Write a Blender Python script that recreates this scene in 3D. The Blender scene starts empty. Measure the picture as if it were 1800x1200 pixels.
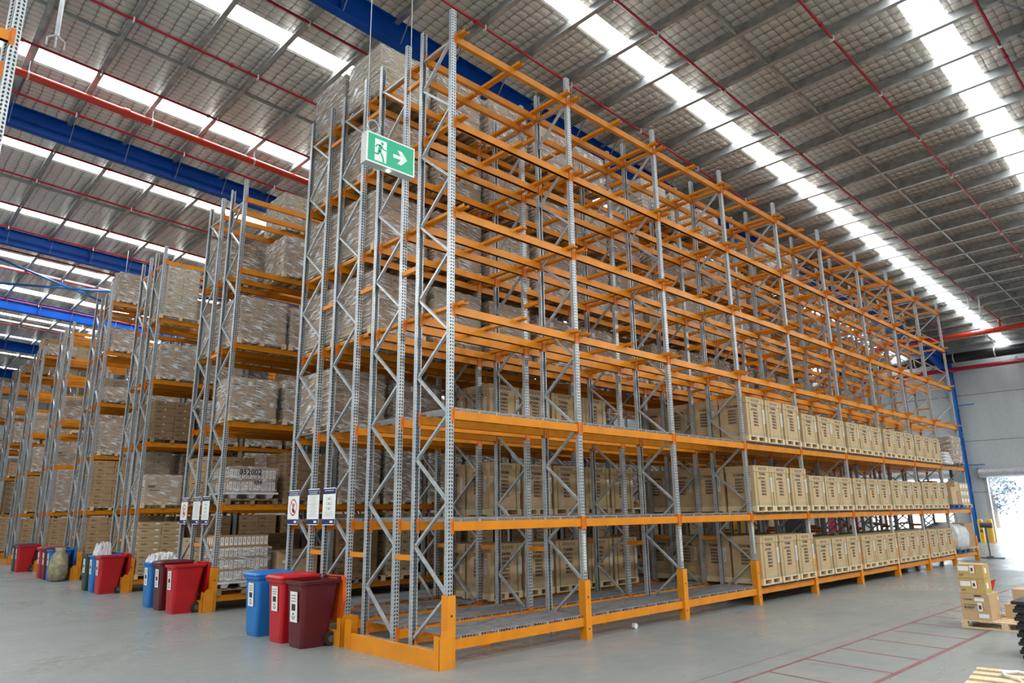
import bpy, math, random
from mathutils import Vector, Matrix
R = random.Random(7)
sc = bpy.context.scene
C = bpy.data.collections.new('warehouse'); sc.collection.children.link(C)
PI = math.pi

# ------------------------------------------------------------------ materials
def nt(name):
    m = bpy.data.materials.new(name); m.use_nodes = True
    t = m.node_tree; t.nodes.clear()
    out = t.nodes.new('ShaderNodeOutputMaterial'); b = t.nodes.new('ShaderNodeBsdfPrincipled')
    t.links.new(b.outputs[0], out.inputs[0])
    return m, t, b, out
def N(t, typ, **kw):
    n = t.nodes.new(typ)
    for k, v in kw.items():
        if k.startswith('i_'):
            n.inputs[int(k[2:])].default_value = v
        else: setattr(n, k, v)
    return n
def math_(t, op, a, b=None, c=None):
    n = t.nodes.new('ShaderNodeMath'); n.operation = op
    for i, v in enumerate((a, b, c)):
        if v is None: continue
        if isinstance(v, (int, float)): n.inputs[i].default_value = v
        else: t.links.new(v, n.inputs[i])
    return n.outputs[0]
def mixc(t, fac, a, b):
    n = t.nodes.new('ShaderNodeMix'); n.data_type = 'RGBA'
    for sock, v in ((n.inputs[0], fac), (n.inputs[6], a), (n.inputs[7], b)):
        if isinstance(v, (int, float)): sock.default_value = v
        elif isinstance(v, tuple): sock.default_value = (*v, 1)
        else: t.links.new(v, sock)
    return n.outputs[2]
def ramp(t, fac, lo, hi):
    n = t.nodes.new('ShaderNodeMapRange'); t.links.new(fac, n.inputs[0])
    n.inputs[1].default_value = lo; n.inputs[2].default_value = hi
    return n.outputs[0]
def noise(t, vec, scale, detail=4, rough=.6):
    n = t.nodes.new('ShaderNodeTexNoise'); n.inputs['Scale'].default_value = scale
    n.inputs['Detail'].default_value = detail; n.inputs['Roughness'].default_value = rough
    if vec is not None: t.links.new(vec, n.inputs['Vector'])
    return n.outputs[0]
def coords(t, kind='Object'):
    return t.nodes.new('ShaderNodeTexCoord').outputs[kind]
def vscale(t, vec, s):
    n = t.nodes.new('ShaderNodeVectorMath'); n.operation = 'MULTIPLY'; t.links.new(vec, n.inputs[0]); n.inputs[1].default_value = s
    return n.outputs[0]
def bump(t, b, h, strength, dist=.01):
    n = t.nodes.new('ShaderNodeBump'); n.inputs['Strength'].default_value = strength; n.inputs['Distance'].default_value = dist
    t.links.new(h, n.inputs['Height']); t.links.new(n.outputs[0], b.inputs['Normal'])
def setp(b, col=None, rough=None, metal=None, spec=None):
    if col: b.inputs['Base Color'].default_value = (*col, 1)
    if rough is not None: b.inputs['Roughness'].default_value = rough
    if metal is not None: b.inputs['Metallic'].default_value = metal
    if spec is not None: b.inputs['Specular IOR Level'].default_value = spec
def mat(name, col, rough=.5, metal=0., var=.12, sc_=6, col2=None, bmp=0, bscale=40, spec=None):
    """plain surface with a little grime variation"""
    m, t, b, _ = nt(name); setp(b, col, rough, metal, spec)
    v = coords(t); f = noise(t, v, sc_)
    c2 = col2 or tuple(x * (1 - var * 2) for x in col)
    t.links.new(mixc(t, ramp(t, f, .35, .7), col, c2), b.inputs['Base Color'])
    if bmp: bump(t, b, noise(t, v, bscale), bmp, .004)
    return m

def galv_holes():
    m, t, b, _ = nt('galvanised_perforated'); setp(b, None, .38, .55)
    v = coords(t); s = N(t, 'ShaderNodeSeparateXYZ'); t.links.new(v, s.inputs[0])
    X, Y, Z = s.outputs
    nn = N(t, 'ShaderNodeSeparateXYZ')
    # object-space normal from geometry
    g = coords(t, 'Normal'); t.links.new(g, nn.inputs[0])
    onweb = math_(t, 'GREATER_THAN', math_(t, 'ABSOLUTE', nn.outputs[1]), .5)
    zz = math_(t, 'SUBTRACT', math_(t, 'FRACT', math_(t, 'DIVIDE', Z, .05)), .5)      # -.5..+.5
    ax = math_(t, 'SUBTRACT', math_(t, 'ABSOLUTE', X), .021)
    # tilted slot on the web, round hole on the flange
    dx = math_(t, 'ADD', ax, math_(t, 'MULTIPLY', zz, .008))
    e1 = math_(t, 'ADD', math_(t, 'POWER', math_(t, 'DIVIDE', dx, .0115), 2), math_(t, 'POWER', math_(t, 'DIVIDE', zz, .36), 2))
    h1 = math_(t, 'LESS_THAN', e1, 1)
    e2 = math_(t, 'ADD', math_(t, 'POWER', math_(t, 'DIVIDE', math_(t, 'ADD', Y, .002), .006), 2), math_(t, 'POWER', math_(t, 'DIVIDE', zz, .13), 2))
    h2 = math_(t, 'LESS_THAN', e2, 1)
    hole = math_(t, 'ADD', math_(t, 'MULTIPLY', h1, onweb), math_(t, 'MULTIPLY', h2, math_(t, 'SUBTRACT', 1, onweb)))
    base = mixc(t, ramp(t, noise(t, v, 9, 5), .3, .7), (.56, .60, .62), (.40, .44, .46))
    t.links.new(mixc(t, hole, base, (.015, .016, .018)), b.inputs['Base Color'])
    t.links.new(math_(t, 'MULTIPLY', math_(t, 'SUBTRACT', 1, hole), .5), b.inputs['Metallic'])
    return m

def foil():
    m, t, b, _ = nt('foil_insulation'); setp(b, None, .14, .84)
    v = coords(t); s = N(t, 'ShaderNodeSeparateXYZ'); t.links.new(v, s.inputs[0]); X, Y, Z = s.outputs
    warp = noise(t, v, 1.7, 3)
    xx = math_(t, 'ADD', X, math_(t, 'MULTIPLY', warp, .10)); yy = math_(t, 'ADD', Y, math_(t, 'MULTIPLY', warp, .06))
    wx = math_(t, 'ABSOLUTE', math_(t, 'SINE', math_(t, 'MULTIPLY', xx, PI / .28)))
    wy = math_(t, 'ABSOLUTE', math_(t, 'SINE', math_(t, 'MULTIPLY', yy, PI / .20)))
    pil = math_(t, 'MULTIPLY', math_(t, 'POWER', wx, .5), math_(t, 'POWER', wy, .5))
    ck = N(t, 'ShaderNodeTexVoronoi'); ck.inputs['Scale'].default_value = 7; t.links.new(v, ck.inputs[0])
    crk = noise(t, vscale(t, v, (1, 2.2, 1)), 8, 8, .75)
    h = math_(t, 'ADD', math_(t, 'MULTIPLY', pil, .8), math_(t, 'ADD', math_(t, 'MULTIPLY', crk, 1.0), math_(t, 'MULTIPLY', ck.outputs[0], .15)))
    bump(t, b, h, 1.0, .075)
    line = math_(t, 'LESS_THAN', pil, .34)
    c = mixc(t, ramp(t, noise(t, v, .8, 2), .35, .65), (.97, .86, .72), (.90, .83, .74))  # warm base tone paints in the tint reflected from the orange racks
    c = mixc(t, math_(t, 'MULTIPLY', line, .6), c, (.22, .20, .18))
    t.links.new(c, b.inputs['Base Color'])
    return m

def cardboard(name, c1, c2):
    m, t, b, _ = nt(name); setp(b, None, .62, 0, .35)
    v = coords(t); f = noise(t, vscale(t, v, (1, 1, 3)), 3, 5)
    t.links.new(mixc(t, ramp(t, f, .3, .75), c1, c2), b.inputs['Base Color'])
    bump(t, b, noise(t, vscale(t, v, (2, 2, 30)), 12, 3), .12, .004)
    return m

def film():
    m, t, b, out = nt('stretch_film')
    v = coords(t)
    s = N(t, 'ShaderNodeSeparateXYZ'); t.links.new(v, s.inputs[0]); cb = N(t, 'ShaderNodeCombineXYZ')
    t.links.new(s.outputs[0], cb.inputs[0]); t.links.new(s.outputs[1], cb.inputs[1])
    t.links.new(math_(t, 'ADD', s.outputs[2], math_(t, 'MULTIPLY', math_(t, 'ADD', s.outputs[0], s.outputs[1]), .22)), cb.inputs[2])
    wr = noise(t, vscale(t, cb.outputs[0], (1.5, 1.5, 11.0)), 2.2, 5, .6)
    wr2 = noise(t, vscale(t, v, (2.2, 2.2, 20)), 1.6, 4, .6)
    h = math_(t, 'ADD', wr, math_(t, 'MULTIPLY', wr2, .5))
    setp(b, (.86, .88, .90), .16, 0, .9)
    bump(t, b, h, 1.0, .08)
    tr = N(t, 'ShaderNodeBsdfTransparent'); tr.inputs[0].default_value = (.97, .97, .97, 1)
    mx = N(t, 'ShaderNodeMixShader')
    f = ramp(t, h, .76, .90)  # whitish streaks along the wrinkles, glints painted into the film
    t.links.new(math_(t, 'ADD', math_(t, 'MULTIPLY', f, .78), .16), mx.inputs[0])
    t.links.new(tr.outputs[0], mx.inputs[1]); t.links.new(b.outputs[0], mx.inputs[2])
    t.links.new(mx.outputs[0], out.inputs[0])
    return m

def concrete_floor():
    m, t, b, _ = nt('polished_concrete'); v = coords(t)
    f1 = noise(t, v, .35, 6, .65); f2 = noise(t, vscale(t, v, (1, 3.5, 1)), 1.6, 8, .7); f3 = noise(t, v, 26, 3)
    c = mixc(t, ramp(t, f1, .35, .68), (.235, .26, .255), (.165, .19, .19))
    st = ramp(t, f2, .56, .74)
    c = mixc(t, math_(t, 'MULTIPLY', st, .28), c, (.13, .14, .135))
    c = mixc(t, math_(t, 'MULTIPLY', ramp(t, f3, .5, .8), .15), c, (.42, .42, .40))
    s = N(t, 'ShaderNodeSeparateXYZ'); t.links.new(v, s.inputs[0])
    jx = math_(t, 'LESS_THAN', math_(t, 'ABSOLUTE', math_(t, 'SUBTRACT', math_(t, 'FRACT', math_(t, 'DIVIDE', math_(t, 'ADD', s.outputs[0], .7), 8.)), .5)), .0009)
    jy = math_(t, 'LESS_THAN', math_(t, 'ABSOLUTE', math_(t, 'SUBTRACT', math_(t, 'FRACT', math_(t, 'DIVIDE', math_(t, 'ADD', s.outputs[1], 6.2), 7.)), .5)), .001)
    c = mixc(t, math_(t, 'MINIMUM', math_(t, 'ADD', jx, jy), .7), c, (.05, .05, .05))
    t.links.new(c, b.inputs['Base Color'])
    t.links.new(ramp(t, math_(t, 'ADD', f1, math_(t, 'MULTIPLY', f2, .4)), .2, 1.7), b.inputs['Roughness'])
    b.inputs['Specular IOR Level'].default_value = .42
    bump(t, b, f3, .05, .003)
    return m

def wall_panel():
    m, t, b, _ = nt('precast_wall'); setp(b, None, .8)
    v = coords(t)
    f = noise(t, vscale(t, v, (1, 1, .25)), .9, 6, .6); f2 = noise(t, v, 5, 5)
    c = mixc(t, ramp(t, f, .3, .7), (.54, .565, .565), (.45, .48, .485))
    c = mixc(t, math_(t, 'MULTIPLY', ramp(t, f2, .5, .8), .3), c, (.30, .32, .32))
    t.links.new(c, b.inputs['Base Color'])
    return m

def wood():
    m, t, b, _ = nt('pallet_timber'); setp(b, None, .75)
    v = coords(t); f = noise(t, vscale(t, v, (2, 25, 25)), 1.5, 6)
    t.links.new(mixc(t, ramp(t, f, .3, .7), (.70, .56, .36), (.52, .39, .23)), b.inputs['Base Color'])
    return m
def emit(name, col, s):
    m, t, b, out = nt(name); e = N(t, 'ShaderNodeEmission'); e.inputs[0].default_value = (*col, 1); e.inputs[1].default_value = s
    t.links.new(e.outputs[0], out.inputs[0]); return m

def scuffed(name, col, scuff=(.6, .55, .5), amt=.5, thr=.66, rough=.38):
    m, t, b, _ = nt(name); setp(b, None, rough)
    v = coords(t)
    f = noise(t, vscale(t, v, (3, 3, 9)), 2.2, 9, .78); f2 = noise(t, v, 1.7, 4)
    c = mixc(t, ramp(t, f2, .3, .75), col, tuple(x * .72 for x in col))
    c = mixc(t, math_(t, 'MULTIPLY', ramp(t, f, thr, thr + .05), amt), c, scuff)
    t.links.new(c, b.inputs['Base Color']); return m

M = {}
M['post'] = galv_holes()
M['galv'] = mat('galvanised_steel', (.52, .56, .58), .38, .5, .15, 8)
M['galv_dark'] = mat('purlin_steel', (.44, .46, .45), .42, .55, .2, 3)
M['beam'] = mat('orange_beam_paint', (.70, .235, .006), .36, 0, .10, 3, spec=.35)
M['conn'] = mat('orange_connector_paint', (.66, .17, .006), .4, 0, .12, 9)
M['guard'] = scuffed('orange_guard_paint', (.74, .26, .006), (.25, .12, .04), .5, .68, .42)
M['deck'] = mat('deck_wire', (.42, .42, .44), .4, .5, .2, 9)
M['card'] = cardboard('copier_cardboard', (.50, .355, .205), (.44, .305, .17))
M['card2'] = cardboard('brown_cardboard', (.40, .265, .145), (.31, .20, .105))
M['card3'] = cardboard('pale_cardboard', (.52, .41, .26), (.44, .34, .20))
M['cardy'] = cardboard('yellow_cardboard', (.62, .45, .12), (.52, .36, .08))
M['cardm'] = cardboard('mustard_cardboard', (.50, .36, .14), (.42, .29, .10))
M['cardk'] = cardboard('dark_cardboard', (.23, .145, .08), (.17, .105, .055))
M['tape'] = mat('carton_tape', (.47, .37, .22), .3)
M['wood'] = wood()
M['woodd'] = mat('old_timber', (.30, .21, .13), .8, 0, .25, 12)
M['pblue'] = mat('blue_pallet', (.03, .13, .38), .6, 0, .2, 9)
M['pwhite'] = mat('white_plastic_pallet', (.72, .74, .78), .4)
M['black'] = mat('black_plastic', (.012, .012, .014), .5)
M['ink'] = mat('black_print', (.035, .027, .022), .7, 0, 0)
M['white'] = mat('white_label', (.78, .78, .76), .5, 0, .05)
M['strap'] = mat('green_strap', (.12, .30, .03), .4)
M['film'] = film()
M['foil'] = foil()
M['floor'] = concrete_floor()
M['wall'] = wall_panel()
M['joint'] = mat('panel_joint', (.16, .17, .17), .8)
M['blue'] = mat('blue_steel_paint', (.001, .065, .36), .4, 0, .12, 2, spec=.15)
M['bluel'] = mat('blue_brace_paint', (.02, .16, .50), .35, 0, .1, 2)
M['red'] = mat('red_pipe_paint', (.36, .008, .02), .28, 0, .12, 2)
M['redl'] = mat('red_main_paint', (.62, .045, .02), .28, 0, .1, 2)
M['sky'] = emit('skylight_glow', (.93, .97, 1.), 9.5)
M['lampglow'] = emit('lamp_glow', (1., .97, .92), 14.)
M['signgreen'] = mat('sign_green', (.0, .42, .22), .35, 0, .03)
M['signwhite'] = mat('sign_white', (.80, .84, .82), .35, 0, .03)
M['signgrey'] = mat('sign_housing', (.55, .56, .55), .45, 0, .06)
M['navy'] = mat('navy_print', (.012, .02, .12), .45, 0, .05)
M['signred'] = mat('sign_red', (.60, .01, .02), .4, 0, .03)
M['line'] = mat('red_floor_paint', (.19, .045, .055), .5, 0, .25, 8, col2=(.19, .12, .12))
M['bin_blue'] = scuffed('bin_blue_plastic', (.012, .17, .52), (.03, .10, .25), .5, .60)
M['bin_red'] = scuffed('bin_red_plastic', (.50, .008, .014), (.42, .20, .16), .7, .70)
M['bin_maroon'] = scuffed('bin_maroon_plastic', (.105, .006, .012), (.55, .45, .42), .8, .66)
M['bin_green'] = scuffed('bin_green_plastic', (.02, .045, .025), (.1, .12, .1), .5, .68)
M['bin_orange'] = scuffed('bin_orange_plastic', (.80, .12, .01), (.5, .2, .08), .3, .72)
M['bin_grey'] = scuffed('bin_grey_plastic', (.05, .055, .06), (.12, .12, .12), .4, .7)
M['rubber'] = mat('tyre_rubber', (.018, .018, .018), .7)
M['yellow'] = mat('bollard_yellow', (.80, .45, .02), .45, 0, .1)
M['bag'] = mat('clear_bag_contents', (.40, .33, .14), .35, 0, .3, 9, col2=(.14, .15, .15), bmp=.6, bscale=9)
M['bundle'] = mat('grey_plastic_sheet', (.62, .63, .64), .3, 0, .15, 3, bmp=.8, bscale=6)
M['duct'] = mat('black_duct', (.012, .012, .014), .45)
M['door'] = mat('roller_steel', (.50, .52, .54), .45, .3)
M['leaf'] = mat('tree_foliage', (.12, .17, .21), .7, 0, .3, 3)
M['bark'] = mat('tree_bark', (.18, .14, .11), .9)
M['yard'] = mat('yard_concrete', (.55, .55, .53), .8, 0, .1, .5)
M['whitepaint'] = mat('white_enamel', (.75, .76, .76), .35)
M['pink'] = mat('magenta_crate', (.55, .02, .10), .5)
M['stand'] = mat('fan_steel', (.10, .095, .09), .5)

# ------------------------------------------------------------------ mesh building
class MB:
    def __init__(s): s.v = []; s.f = []; s.m = []; s.mats = []
    def mi(s, m):
        if m not in s.mats: s.mats.append(m)
        return s.mats.index(m)
    def box(s, x0, x1, y0, y1, z0, z1, m='galv', rz=0, c=None):
        n = len(s.v); P = [(x, y, z) for x in (x0, x1) for y in (y0, y1) for z in (z0, z1)]
        if rz:
            cx, cy = c if c else ((x0 + x1) / 2, (y0 + y1) / 2); a, b = math.cos(rz), math.sin(rz)
            P = [(cx + (x - cx) * a - (y - cy) * b, cy + (x - cx) * b + (y - cy) * a, z) for x, y, z in P]
        s.v += P; k = s.mi(m)
        for f in ((0, 1, 3, 2), (4, 6, 7, 5), (0, 4, 5, 1), (2, 3, 7, 6), (0, 2, 6, 4), (1, 5, 7, 3)):
            s.f.append(tuple(n + i for i in f)); s.m.append(k)
        return s
    def bar(s, p, q, w, h, m='galv', up=(0, 0, 1)):
        """rectangular bar from p to q, w across, h along up"""
        p, q = Vector(p), Vector(q); d = (q - p).normalized(); u = Vector(up)
        if abs(d.dot(u)) > .98: u = Vector((0, 1, 0))
        a = d.cross(u).normalized(); b = a.cross(d).normalized()
        n = len(s.v); k = s.mi(m)
        for c in (p, q):
            for i, j in ((-1, -1), (1, -1), (1, 1), (-1, 1)): s.v.append(tuple(c + a * i * w / 2 + b * j * h / 2))
        for f in ((3, 2, 1, 0), (4, 5, 6, 7), (0, 1, 5, 4), (1, 2, 6, 5), (2, 3, 7, 6), (3, 0, 4, 7)):
            s.f.append(tuple(n + i for i in f)); s.m.append(k)
        return s
    def tube(s, pts, r, m='galv', n=10, caps=True):
        pts = [Vector(p) for p in pts]; k = s.mi(m); rings = []
        rr = r if isinstance(r, (list, tuple)) else [r] * len(pts)
        for i, p in enumerate(pts):
            d = (pts[min(i + 1, len(pts) - 1)] - pts[max(i - 1, 0)]).normalized()
            u = Vector((0, 0, 1)) if abs(d.z) < .9 else Vector((0, 1, 0))
            a = d.cross(u).normalized(); b = a.cross(d)
            st = len(s.v); rings.append(st)
            for j in range(n):
                t = 2 * PI * j / n; s.v.append(tuple(p + (a * math.cos(t) + b * math.sin(t)) * rr[i]))
        for i in range(len(rings) - 1):
            for j in range(n):
                a, b = rings[i] + j, rings[i] + (j + 1) % n; c, d = rings[i + 1] + (j + 1) % n, rings[i + 1] + j
                s.f.append((a, b, c, d)); s.m.append(k)
        if caps:
            s.f.append(tuple(rings[0] + j for j in range(n))[::-1]); s.m.append(k)
            s.f.append(tuple(rings[-1] + j for j in range(n))); s.m.append(k)
        return s
    def loft(s, loops, m, cap0=True, cap1=True):
        k = s.mi(m); n = len(loops[0]); st = len(s.v)
        for l in loops: s.v += [tuple(p) for p in l]
        for i in range(len(loops) - 1):
            for j in range(n):
                a = st + i * n; s.f.append((a + j, a + (j + 1) % n, a + n + (j + 1) % n, a + n + j)); s.m.append(k)
        if cap0: s.f.append(tuple(st + j for j in range(n))[::-1]); s.m.append(k)
        if cap1: s.f.append(tuple(st + (len(loops) - 1) * n + j for j in range(n))); s.m.append(k)
        return s
    def quad(s, a, b, c, d, m):
        n = len(s.v); s.v += [a, b, c, d]; s.f.append((n, n + 1, n + 2, n + 3)); s.m.append(s.mi(m)); return s
    def poly(s, pts, m):
        n = len(s.v); s.v += pts; s.f.append(tuple(range(n, n + len(pts)))); s.m.append(s.mi(m)); return s
    def add(s, o, off=(0, 0, 0)):
        n = len(s.v); s.v += [(x + off[0], y + off[1], z + off[2]) for x, y, z in o.v]
        for f, k in zip(o.f, o.m): s.f.append(tuple(n + i for i in f)); s.m.append(s.mi(o.mats[k]))
        return s
    def mesh(s, name, smooth=False):
        me = bpy.data.meshes.new(name); me.from_pydata(s.v, [], s.f)
        for k in s.mats: me.materials.append(M[k])
        me.polygons.foreach_set('material_index', s.m)
        if smooth: me.polygons.foreach_set('use_smooth', [True] * len(s.f))
        me.update(); return me
def rrect(x0, x1, y0, y1, r, z, n=4):
    out = []
    for cx, cy, a0 in ((x1 - r, y1 - r, 0), (x0 + r, y1 - r, PI / 2), (x0 + r, y0 + r, PI), (x1 - r, y0 + r, 1.5 * PI)):
        for i in range(n + 1):
            a = a0 + PI / 2 * i / n; out.append((cx + r * math.cos(a), cy + r * math.sin(a), z))
    return out

# ------------------------------------------------------------------ objects
def obj(name, me, parent=None, loc=(0, 0, 0), rot=(0, 0, 0), **props):
    if isinstance(me, MB): me = me.mesh(name)
    o = bpy.data.objects.new(name, me); C.objects.link(o)
    o.location = loc; o.rotation_euler = rot
    if parent: o.parent = parent
    for k, v in props.items(): o[k] = v
    return o
def thing(name, label, cat, loc=(0, 0, 0), rz=0, group=None):
    o = bpy.data.objects.new(name, None); C.objects.link(o); o.empty_display_size = .1
    o.location = loc; o.rotation_euler = (0, 0, rz); o['label'] = label; o['category'] = cat
    if group: o['group'] = group
    return o
def tag(o, label, cat, group=None):
    o['label'] = label; o['category'] = cat
    if group: o['group'] = group
    return o
def struct(name, me, **k):
    o = obj(name, me, **k); o['kind'] = 'structure'; return o
def many(name, mb, locs, parent, limit=100, label=None):
    """the same part many times over; what is past the limit goes into one object"""
    me = mb.mesh(name)
    for l in locs[:limit]:
        o = obj(name, me, parent, l)
        if label: o['label'] = label
    if len(locs) > limit:
        rest = MB()
        for l in locs[limit:]: rest.add(mb, l)
        o = obj(name, rest, parent); o['kind'] = 'stuff'
ORD = ['first', 'second', 'third', 'fourth', 'fifth', 'sixth', 'seventh', 'eighth', 'ninth', 'tenth']
_txt = {}
def text_mb(body, size, m='ink', bold=0.0, align='LEFT'):
    """flat lettering in the XZ plane (reads from -Y)"""
    key = (body, size, m, bold, align)
    if key in _txt: return _txt[key]
    cu = bpy.data.curves.new('lettering', 'FONT'); cu.body = body; cu.size = size; cu.resolution_u = 2
    cu.offset = bold; cu.align_x = align
    o = bpy.data.objects.new('lettering', cu); sc.collection.objects.link(o)
    bpy.context.view_layer.update()
    me = o.evaluated_get(bpy.context.evaluated_depsgraph_get()).to_mesh()
    b = MB(); b.v = [(v.co.x, 0., v.co.y) for v in me.vertices]; b.f = [tuple(p.vertices) for p in me.polygons]
    b.mi(m); b.m = [0] * len(b.f)
    bpy.data.objects.remove(o); bpy.data.curves.remove(cu)
    _txt[key] = b; return b
def rotz(b, a):
    c, s = math.cos(a), math.sin(a); r = MB(); r.v = [(x * c - y * s, x * s + y * c, z) for x, y, z in b.v]
    r.f = b.f; r.m = b.m; r.mats = b.mats; return r

# ------------------------------------------------------------------ rack parts
H = 9.77; B = 2.7
def post_mb(h, flip):
    b = MB(); s = -1 if flip else 1
    def bx(x0, x1, y0, y1, z0, z1):
        ya, yb = sorted((y0 * s, y1 * s)); b.box(x0, x1, ya, yb, z0, z1, 'post')
    bx(-.045, .045, -.036, -.033, 0, h)
    for q in (-1, 1):
        x0, x1 = sorted((q * .045, q * .042)); bx(x0, x1, -.033, .032, 0, h)
        x0, x1 = sorted((q * .042, q * .024)); bx(x0, x1, .029, .032, 0, h)
    b.box(-.07, .07, -.06, .06, 0, .008, 'galv')
    return b
def brace_mb(d, z0, first_rear, h):
    """zigzag lacing between the posts of one frame, front post at y=0, rear at y=d"""
    b = MB(); z = z0; rear = first_rear; ya, yb = .02, d - .02
    b.bar((0, ya, .17), (0, yb, .17), .036, .03); b.bar((0, ya, h - .55), (0, yb, h - .55), .036, .03)
    while z + .6 < h - .5:
        p, q = (yb, ya) if rear else (ya, yb)
        b.bar((0, p, z), (0, q, z + .6), .044, .034); z += .6; rear = not rear
    return b
def beam_mb(hh=.12):
    b = MB(); b.box(.05, 2.65, -.034, .020, -hh / 2, hh / 2, 'beam'); b.box(.05, 2.65, -.020, .034, -hh / 2 + .0, hh / 2 - .035, 'beam')
    for x in (.0465, 2.6485):
        b.box(x - .002, x + .005 if x < 1 else x + .002, -.05, .04, -.10, .10, 'conn')
    for x0, x1 in ((.003, .05), (2.65, 2.697)):
        for y0 in (-.0405, .037): b.box(x0, x1, y0, y0 + .0035, -.10, .10, 'conn')
    return b
def bar_mb():
    b = MB()
    b.box(-.05, .05, -.20, 1.0, .0, .006, 'beam')
    b.box(-.05, -.043, -.20, 1.0, .006, .05, 'beam'); b.box(.043, .05, -.20, 1.0, .006, .05, 'beam')
    return b
def deck_mb(w=1.29, d=.80):
    b = MB(); x = 0
    while x <= w + .001: b.box(x - .004, x + .004, -.0, d, .008, .014, 'deck'); x += w / 26
    y = 0
    while y <= d + .001: b.box(0, w, y - .004, y + .004, 0, .008, 'deck'); y += d / 16
    for k in range(4): xx = .15 + k * .33; b.box(xx - .015, xx + .015, 0, d, -.035, 0, 'galv')
    # folded front lip
    x = 0
    while x <= w + .001: b.box(x - .004, x + .004, -.006, .0, -.035, .014, 'deck'); x += w / 26
    return b
def colguard_mb():
    b = MB()
    b.box(-.065, .065, -.075, -.068, 0, .87, 'guard'); b.box(-.065, -.058, -.068, .06, 0, .87, 'guard'); b.box(.058, .065, -.068, .06, 0, .87, 'guard')
    for z in (.16, .62): b.tube([(-.0, -.0765, z), (0, -.0752, z)], .016, 'black', 10)
    return b
BEAM, BARM, DECK = beam_mb(), bar_mb(), deck_mb()
POSTF, POSTR = {}, {}
def rack_row(name_label, group, x0, y0, nb, levels, bars_lv, deck_lv, d=.77, h=H, deck_bays=None, rear_first=True, foot=False):
    t = thing('pallet_rack', name_label, 'rack', (x0, y0, 0), 0, group)
    if h not in POSTF: POSTF[h] = post_mb(h, False).mesh('post'); POSTR[h] = post_mb(h, True).mesh('post')
    for i in range(nb + 1):
        obj('post', POSTF[h], t, (i * B, 0, 0)); obj('post', POSTR[h], t, (i * B, d, 0))
    br = brace_mb(d, .26 if rear_first else .26, rear_first, h).mesh('bracing')
    for i in range(nb + 1): obj('bracing', br, t, (i * B, 0, 0))
    many('beam', BEAM, [(i * B, y, z) for y in (0, d) for i in range(nb) for z in levels], t, 100)
    if bars_lv: many('support_bar', BARM, [(i * B + x, 0, levels[l] + .062) for i in range(nb) for l in bars_lv for x in (.13, 1.34, 2.57)], t, 100)
    if deck_lv: many('mesh_deck', DECK, [(i * B + x, -.02, levels[l] + .095) for i in (deck_bays or range(nb)) for l in deck_lv for x in (.05, 1.36)], t, 100)
    if foot:
        fm = MB(); fm.box(-.05, .05, -.03, .03, 0, .20, 'beam'); fm.box(-.09, .09, -.05, .05, 0, .008, 'beam')
        many('support_foot', fm, [(i * B + 1.35, y, 0) for i in range(nb) for y in (d,)], t)
    return t

L1 = [.26, 1.74, 3.24, 4.76, 6.26, 7.76, 9.26]
L2 = [.25, 2.10, 3.90, 5.68, 7.48, 9.27]
Y1 = [0, 1.22, 2.52, 3.78]
RN = 'corner rack'
rl = ['long empty-topped orange and galvanised rack row, front row of the corner rack',
      'second row of the corner rack, behind its front row, empty upper shelves',
      'third row of the corner rack, film-wrapped pallets on its upper shelves',
      'rearmost row of the corner rack, behind the bins and notice signs']
rows = []
for r in range(4):
    t = rack_row(rl[r], 'rows of the corner rack', 0, Y1[r], 9, L1, [3, 4, 5, 6], [0, 1, 2] if r < 4 else [0],
                 rear_first=(r == 0), foot=(r < 2))
    rows.append(t)
# spacers between frames
spc = MB(); spc.box(-.03, .03, 0, .40, -.035, .035, 'beam')
spm = spc.mesh('row_spacer')
for r, y in ((0, .81), (1, .81), (2, .81)):
    for i in range(10):
        for z in (1.31, 5.6, 8.9): obj('row_spacer', spm, rows[r], (i * B, y, z))
# column guards and number strips on the front row
cg = colguard_mb().mesh('post_guard')
strip = MB(); strip.box(-.022, .022, -.0385, -.037, 0, .55, 'white')
for k in range(13): strip.box(-.014, .014, -.0392, -.0385, .02 + k * .041, .045 + k * .041, 'galv_dark')
strip = strip.mesh('number_strip')
for i in range(10):
    obj('post_guard', cg, rows[0], (i * B, 0, 0))
    if i: obj('number_strip', strip, rows[0], (i * B, 0, 1.02), label='white strip of location numbers')

def end_guard(x, y0, y1, label):
    b = MB(); b.box(x - .05, x - .0, y0, y1, .0, .22, 'guard')
    t = tag(obj('end_guard', b), label, 'barrier')
    g = MB()
    def plate(y, sx):
        # bent corner plate with clipped top
        for pts in ([(x - .06, y, 0), (x + .16 * sx, y, 0), (x + .16 * sx, y, .44), (x + .02 * sx, y, .46), (x - .06, y, .36)],):
            n = len(g.v); g.v += pts + [(a, b_ + .008, c) for a, b_, c in pts]; k = g.mi('guard'); m_ = len(pts)
            g.f += [tuple(n + i for i in range(m_)), tuple(n + m_ + i for i in range(m_))[::-1]]; g.m += [k, k]
            for i in range(m_): g.f.append((n + i, n + m_ + i, n + m_ + (i + 1) % m_, n + (i + 1) % m_)); g.m.append(k)
    plate(y0 - .01, 1); obj('corner_plate', g, t)
    g = MB(); plate(y1, 1); obj('corner_plate', g, t)
    g = MB(); g.box(x - .058, x - .05, y0 - .01, y0 + .10, 0, .40, 'guard'); obj('face_plate', g, t)
    g = MB(); g.box(x - .058, x - .05, y1 - .16, y1 + .005, 0, .40, 'guard'); obj('face_plate', g, t)
    return t
end_guard(-.17, -.10, 2.16, 'long low orange guard rail across the end of the corner rack')
end_guard(-.17, 2.30, 4.70, 'orange guard rail behind the blue, red and maroon bins')

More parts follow.
